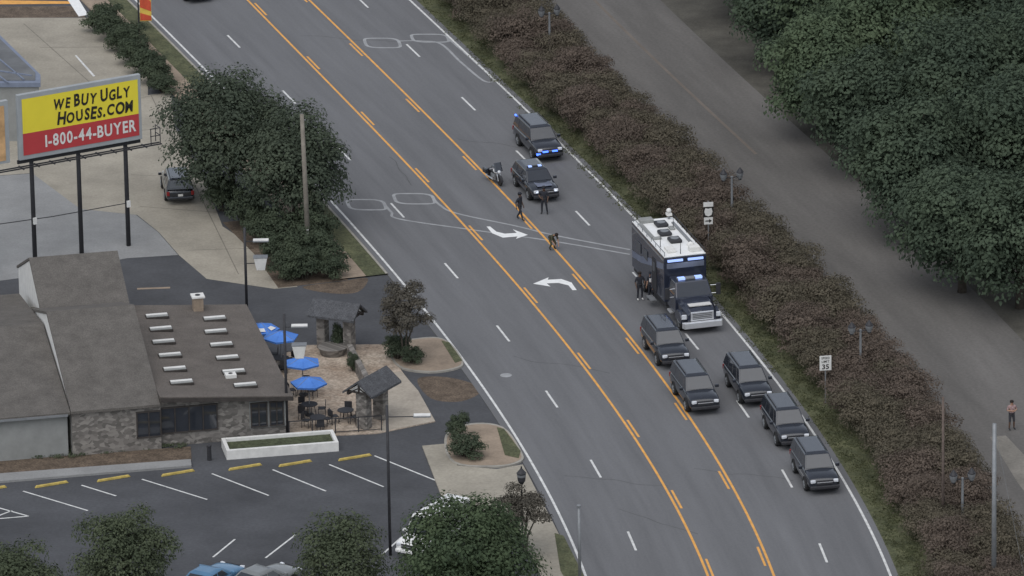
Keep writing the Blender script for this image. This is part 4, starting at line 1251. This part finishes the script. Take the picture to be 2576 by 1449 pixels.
for x, y in ((-3.9, .15), (-2.3, -.1), (-.9, .1)):
    mb = MB(); mb.box(x, y, 3.80, .85, .7, .22); ac = mb.build('air_conditioner', MT['black'], tk, bevel=.08)
    mb = MB(); mb.lathe([(.25, 3.91), (.25, 3.93), (.05, 3.935)], 14, Matrix.Translation((x, y, 0))); mb.build('fan_grille', MT['steel'], ac)
mb = MB(); mb.tube((-4.9, .9, 3.65), (-4.9, .9, 4.15), .06); ms = mb.build('mast', MT['steel'], tk)
mb = MB(); mb.sphere((-4.9, .9, 4.22), .15); mb.box(-4.9, .9, 4.0, .35, .3, .14); mb.build('camera_head', MT['cream'], ms)
mb = MB(); mb.box(1.0, .7, 3.85, .5, .6, .3); mb.build('roof_box', MT['cream'], tk, bevel=.03)
mb = MB(); mb.box(.6, -.6, 3.78, .9, .5, .16); mb.build('roof_box', MT['cream'], tk, bevel=.03)
mb = MB(); mb.box(-4.8, -.5, 3.8, .6, .8, .2); mb.build('roof_box', MT['stucco'], tk, bevel=.03)
mb = MB(); mb.box(-1.6, -.75, 3.76, .3, .5, .12); mb.build('roof_box', MT['stucco'], tk, bevel=.03)
mb = MB(); mb.box(-3.1, .55, 3.76, .5, .3, .12); mb.build('roof_box', MT['stucco'], tk, bevel=.03)
mb = MB(); mb.box(-2.0, .9, 3.74, 4.2, .16, .08); mb.build('cable_tray', MT['steel'], tk)
mb = MB(); mb.box(-3.1, -.95, 3.75, 2.6, .2, .1); mb.build('awning_case', MT['stucco'], tk)
for x, y in ((-3.0, .62), (-.2, -.95), (1.35, -.2)):
    mb = MB(); mb.tube((x, y, 3.69), (x, y, 4.5), .025, .012, 5); mb.build('whip_antenna', MT['black'], tk)
mb = MB(); mb.lathe([(.22, 3.7), (.2, 3.85), (.02, 3.95)], 14, Matrix.Translation((.1, .75, 0))); mb.build('antenna_dome', MT['cream'], tk)
mb = MB(); mb.box(-.4, -1.270, 1.95, .9, .03, 1.95); dr = mb.build('side_door', MT['black'], tk, bevel=.01)
mb = MB(); mb.box(-.4, -1.293, 2.45, .5, .02, .6); mb.build('door_window', MT['glass'], dr)
for x in (-3.6, -2.2): mb = MB(); mb.box(x, -1.272, 2.6, .8, .03, .6); mb.build('side_window', MT['glass'], tk)
mb = MB(); mb.box(-.4, -1.45, .5, .9, .35, .06); mb.build('entry_step', MT['steel'], tk)

# motorcycle
mc = thing('police_motorcycle', 'black and white motorcycle parked beside the police car', 'motorcycle', P(1245, 460) + Vector((0, 0, .03)), head(RE, 450) + R(8))
for x in (.78, -.72):
    T = Matrix.Translation((x, 0, .33)) @ Matrix.Rotation(math.pi / 2, 4, 'X')
    mb = MB(); mb.lathe([(.22, -.06), (.31, -.06), (.33, 0), (.31, .06), (.22, .06)], 20, T); wh = mb.build('wheel', MT['rubber'], mc)
    mb = MB(); mb.lathe([(.05, -.05), (.23, -.02), (.23, .02), (.05, .05)], 16, T); mb.build('rim', MT['chrome'], wh)
    mb = MB(); mb.extr_y([(x + .38 * math.cos(a), .33 + .38 * math.sin(a)) for a in [math.pi * i / 8 for i in range(9)]] + [(x + .35 * math.cos(a), .33 + .35 * math.sin(a)) for a in [math.pi * i / 8 for i in range(8, -1, -1)]], -.09, .09); mb.build('mudguard', MT['black'], mc)
mb = MB(); mb.box(.0, 0, .45, .6, .36, .4); mb.tube((.15, -.25, .5), (.15, .25, .5), .12); mb.build('engine', MT['steel'], mc, bevel=.05)
mb = MB(); mb.sphere((.22, 0, .85), .3, (1.1, .6, .55)); mb.build('fuel_tank', MT['paint_white'], mc, smooth=True)
mb = MB(); mb.box(-.35, 0, .78, .7, .36, .14); mb.build('seat', MT['black'], mc, bevel=.06)
for s in (-1, 1):
    mb = MB(); mb.box(-.75, s * .32, .68, .6, .22, .36); mb.build('saddlebag', MT['paint_black'], mc, bevel=.06)
    mb = MB(); mb.tube((.78, s * .1, .33), (.5, s * .12, 1.05), .03); mb.build('fork', MT['chrome'], mc)
mb = MB(); mb.path([(.2, -.45, 1.05), (.38, -.35, 1.15), (.5, 0, 1.1), (.38, .35, 1.15), (.2, .45, 1.05)], .022, 6); mb.build('handlebar', MT['chrome'], mc)
mb = MB(); mb.hexa([(.62, -.3, .95), (.68, -.22, .95), (.68, .22, .95), (.62, .3, .95)], [(.42, -.25, 1.5), (.45, -.18, 1.5), (.45, .18, 1.5), (.42, .25, 1.5)]); mb.build('windscreen', MT['glass'], mc)
mb = MB(); mb.sphere((.7, 0, .92), .12); mb.build('headlight', MT['lens'], mc, smooth=True)
mb = MB(); mb.tube((-.95, -.2, .3), (.1, -.2, .3), .05); mb.tube((-.95, .2, .3), (.1, .2, .3), .05); mb.build('exhaust_pipe', MT['chrome'], mc)
mb = MB(); mb.tube((0, .1, .4), (-.05, .35, 0), .02); mb.build('side_stand', MT['black'], mc)

# ------------------------------------------------------------------ people
BASE = dict(pel=(0, 0, .96), spi=(0, .0, 1.12), che=(0, 0, 1.32), nec=(0, .01, 1.48), h0=(0, -.01, 1.56), h1=(0, -.015, 1.65), h2=(0, -.005, 1.745))
for s_, k_ in ((-1, 'l'), (1, 'r')):
    BASE.update({'hip' + k_: (s_ * .1, 0, .9), 'kne' + k_: (s_ * .13, -.03, .5), 'ank' + k_: (s_ * .14, .02, .1), 'toe' + k_: (s_ * .16, -.15, .05),
                 'sho' + k_: (s_ * .19, 0, 1.42), 'elb' + k_: (s_ * .27, .03, 1.15), 'wri' + k_: (s_ * .25, -.09, .92), 'pal' + k_: (s_ * .25, -.12, .83)})
RAD = dict(pel=.15, spi=.135, che=.155, nec=.062, h0=.075, h1=.1, h2=.07, hip=.105, kne=.07, ank=.05, toe=.045, sho=.08, elb=.052, wri=.033, pal=.04)
BON = [('pel', 'spi', 'shirt'), ('spi', 'che', 'shirt'), ('che', 'nec', 'shirt'), ('nec', 'h0', 'skin'), ('h0', 'h1', 'skin'), ('h1', 'h2', 'skin')]
for k_ in 'lr':
    BON += [('pel', 'hip' + k_, 'trouser'), ('hip' + k_, 'kne' + k_, 'trouser'), ('kne' + k_, 'ank' + k_, 'shin'), ('ank' + k_, 'toe' + k_, 'shoe'),
            ('che', 'sho' + k_, 'shirt'), ('sho' + k_, 'elb' + k_, 'shirt'), ('elb' + k_, 'wri' + k_, 'skin'), ('wri' + k_, 'pal' + k_, 'skin')]


def person(label, px, py, rz, mats, pose=None, cap=None):
    J = {k: Vector(v) for k, v in BASE.items()}
    for k, v in (pose or {}).items(): J[k] = Vector(v)
    names = list(J); vs = [J[k].copy() for k in names]
    rad = [RAD[k] if k in RAD else RAD[k[:3]] for k in names]
    es = [(names.index(a), names.index(b)) for a, b, _ in BON]
    segs = [(J[a], J[b], tg) for a, b, tg in BON]
    roots = [names.index('pel')]
    for k, s in (('l', -1), ('r', 1)):
        wv = J['pal' + k] - J['wri' + k]; dz = wv.normalized()
        side = Vector((0, 1, 0)) - dz * dz.y; side.normalize()
        inn = Vector((-s, 0, 0))
        for j, (o_, ln) in enumerate(((-.03, .075), (-.01, .09), (.011, .082), (.031, .062))):
            p0 = J['pal' + k] + side * o_; p1 = p0 + dz * (.03 + ln * .5) + inn * .006; p2 = p0 + dz * (.03 + ln) + inn * .028
            i0 = len(vs); vs += [p0, p1, p2]; rad += [.011, .0095, .008]; es += [(i0, i0 + 1), (i0 + 1, i0 + 2)]; roots.append(i0)
            segs += [(p0, p1, 'skin'), (p1, p2, 'skin')]
        p0 = J['wri' + k].lerp(J['pal' + k], .6) - side * .025; p1 = p0 - side * .03 + dz * .03; p2 = p1 + dz * .035 + inn * .01
        i0 = len(vs); vs += [p0, p1, p2]; rad += [.013, .011, .009]; es += [(i0, i0 + 1), (i0 + 1, i0 + 2)]; roots.append(i0)
        segs += [(p0, p1, 'skin'), (p1, p2, 'skin')]
    fw = Vector((0, -1, 0))
    up = (J['h2'] - J['h0']).normalized()
    fw = (fw - up * fw.dot(up)).normalized()
    lat = up.cross(fw)
    p0 = J['h1'] + fw * .07; p1 = J['h1'] + fw * .115 - up * .03
    i0 = len(vs); vs += [p0, p1]; rad += [.015, .016]; es += [(i0, i0 + 1)]; roots.append(i0); segs.append((p0, p1, 'skin'))
    me = bpy.data.meshes.new('p'); me.from_pydata([tuple(v) for v in vs], es, [])
    o = bpy.data.objects.new('p', me); C.objects.link(o)
    sk = o.modifiers.new('skin', 'SKIN'); sk.use_smooth_shade = True
    for i, r_ in enumerate(rad):
        d_ = me.skin_vertices[0].data[i]
        d_.radius = (r_, r_ * (.78 if i < len(names) and names[i] in ('pel', 'spi', 'che') else 1)); d_.use_root = i in roots
    sb = o.modifiers.new('sub', 'SUBSURF'); sb.levels = 1; sb.render_levels = 1
    dg = bpy.context.evaluated_depsgraph_get()
    nm = bpy.data.meshes.new_from_object(o.evaluated_get(dg))
    bpy.data.objects.remove(o)
    order = ['shirt', 'skin', 'trouser', 'shin', 'shoe']
    nm.materials.clear()
    for k in order: nm.materials.append(mats[k])
    def dseg(p, a, b):
        ab = b - a; t_ = max(0, min(1, (p - a).dot(ab) / max(1e-9, ab.length_squared))); return (p - a - ab * t_).length
    for pl in nm.polygons:
        best = min(segs, key=lambda s3: dseg(pl.center, s3[0], s3[1]))
        pl.material_index = order.index(best[2]); pl.use_smooth = True
    t = thing('person', label, 'person', P(px, py) + Vector((0, 0, .03)), rz)
    b = bpy.data.objects.new('body', nm); C.objects.link(b); b.parent = t
    mb = MB()
    Mh = Matrix.Identity(4)
    for i in range(3): Mh[i][0] = lat[i]; Mh[i][1] = -fw[i]; Mh[i][2] = up[i]; Mh[i][3] = J['h1'][i]
    prof = [(.112, .0), (.114, .06), (.09, .115), (.03, .14)]
    mb.lathe(prof, 14, Mh @ Matrix.Translation((0, .018, .0)))
    mb.build('hair', MT['hair'], t, smooth=True)
    if cap:
        mb = MB(); mb.lathe([(.118, .055), (.12, .1), (.09, .15), (.02, .165)], 14, Mh)
        mb.lathe([(.1, .06), (.1, .07)], 12, Mh @ Matrix.Translation((0, -.08, 0))); mb.build('cap', cap, t, smooth=True)
    mb = MB()
    for s in (-1, 1): mb.sphere(J['h1'] + fw * .088 + lat * s * .035 + up * .015, .012, n=6)
    mb.build('eyes', MT['ink'], t)
    mb = MB(); mb.box(*(J['h1'] + fw * .085 - up * .055), .045, .02, .012); mb.build('mouth', MT['redlens'], t)
    c_ = J['pel'].lerp(J['spi'], .3)
    ax = (J['spi'] - J['pel']).normalized(); Mb = Matrix.Translation(c_) @ ax.to_track_quat('Z', 'Y').to_matrix().to_4x4() @ Matrix.Diagonal((1.15, .95, 1, 1))
    mb = MB(); mb.lathe([(.15, -.03), (.158, -.03), (.158, .03), (.15, .03)], 16, Mb); mb.build('belt', MT['black'], t)
    t.scale = (1.06, 1.06, 1.06)
    return t


UN = dict(shirt=MT['uniform'], skin=MT['skin'], trouser=MT['uniform'], shin=MT['uniform'], shoe=MT['rubber'])
UND = dict(UN, skin=MT['skind'])
OL = dict(shirt=MT['olive'], skin=MT['skin'], trouser=MT['olive'], shin=MT['olive'], shoe=MT['rubber'])
person('person in dark uniform mid stride on the yellow line by the police car', 1308, 555, R(60), UND,
       dict(knel=(-.12, -.18, .52), ankl=(-.13, -.25, .12), toel=(-.14, -.42, .08), kner=(.12, .05, .5), ankr=(.13, .28, .13), toer=(.14, .15, .05), elbl=(-.26, .12, 1.17), wril=(-.25, .1, .93), pall=(-.25, .08, .84)), MT['uniform'])
person('person in dark uniform standing in front of the police car', 1369, 539, R(-15), UND, dict(elbl=(-.34, .04, 1.2), wril=(-.2, -.1, 1.05), pall=(-.13, -.14, 1.03), kner=(.16, -.03, .5), ankr=(.2, .02, .1), toer=(.24, -.15, .05)), MT['uniform'])
person('person in olive clothes bending down on the yellow line', 1390, 629, R(35), OL,
       dict(pel=(0, .18, .72), spi=(0, .08, .84), che=(0, -.12, .95), nec=(0, -.26, 1.0), h0=(0, -.33, 1.02), h1=(0, -.41, 1.04), h2=(0, -.47, 1.09),
            hipl=(-.1, .16, .67), hipr=(.1, .16, .67), knel=(-.16, -.12, .42), kner=(.16, -.12, .42), ankl=(-.16, .08, .1), ankr=(.16, .08, .1), toel=(-.18, -.1, .05), toer=(.18, -.1, .05),
            shol=(-.18, -.18, .97), shor=(.18, -.18, .97), elbl=(-.22, -.25, .68), elbr=(.22, -.25, .68), wril=(-.15, -.42, .48), wrir=(.15, -.42, .48), pall=(-.13, -.46, .4), palr=(.13, -.46, .4)))
t = person('person in dark uniform with a white patch standing at the truck side door', 1638, 756, R(-40), UN, None, MT['uniform'])
mb = MB(); mb.box(.07, -.15, 1.3, .14, .02, .22); mb.build('chest_patch', MT['whitecloth'], t)
person('person in dark clothes and pale shoes behind the one at the truck door', 1610, 756, R(20), dict(UND, shoe=MT['whitecloth']), dict(elbr=(.3, -.05, 1.18), wrir=(.2, -.25, 1.1), palr=(.17, -.33, 1.1)))
person('person in dull red and white top standing on the side road at the right edge', 2545, 1082, R(20), dict(shirt=MT['redcloth'], skin=MT['skin'], trouser=MT['shorts'], shin=MT['skind'], shoe=MT['rubber']),
       dict(elbl=(-.3, 0, 1.2), wril=(-.12, -.2, 1.2), pall=(-.05, -.22, 1.22), elbr=(.3, 0, 1.2), wrir=(.12, -.2, 1.18), palr=(.05, -.23, 1.18)))
print('objects', len(C.objects))
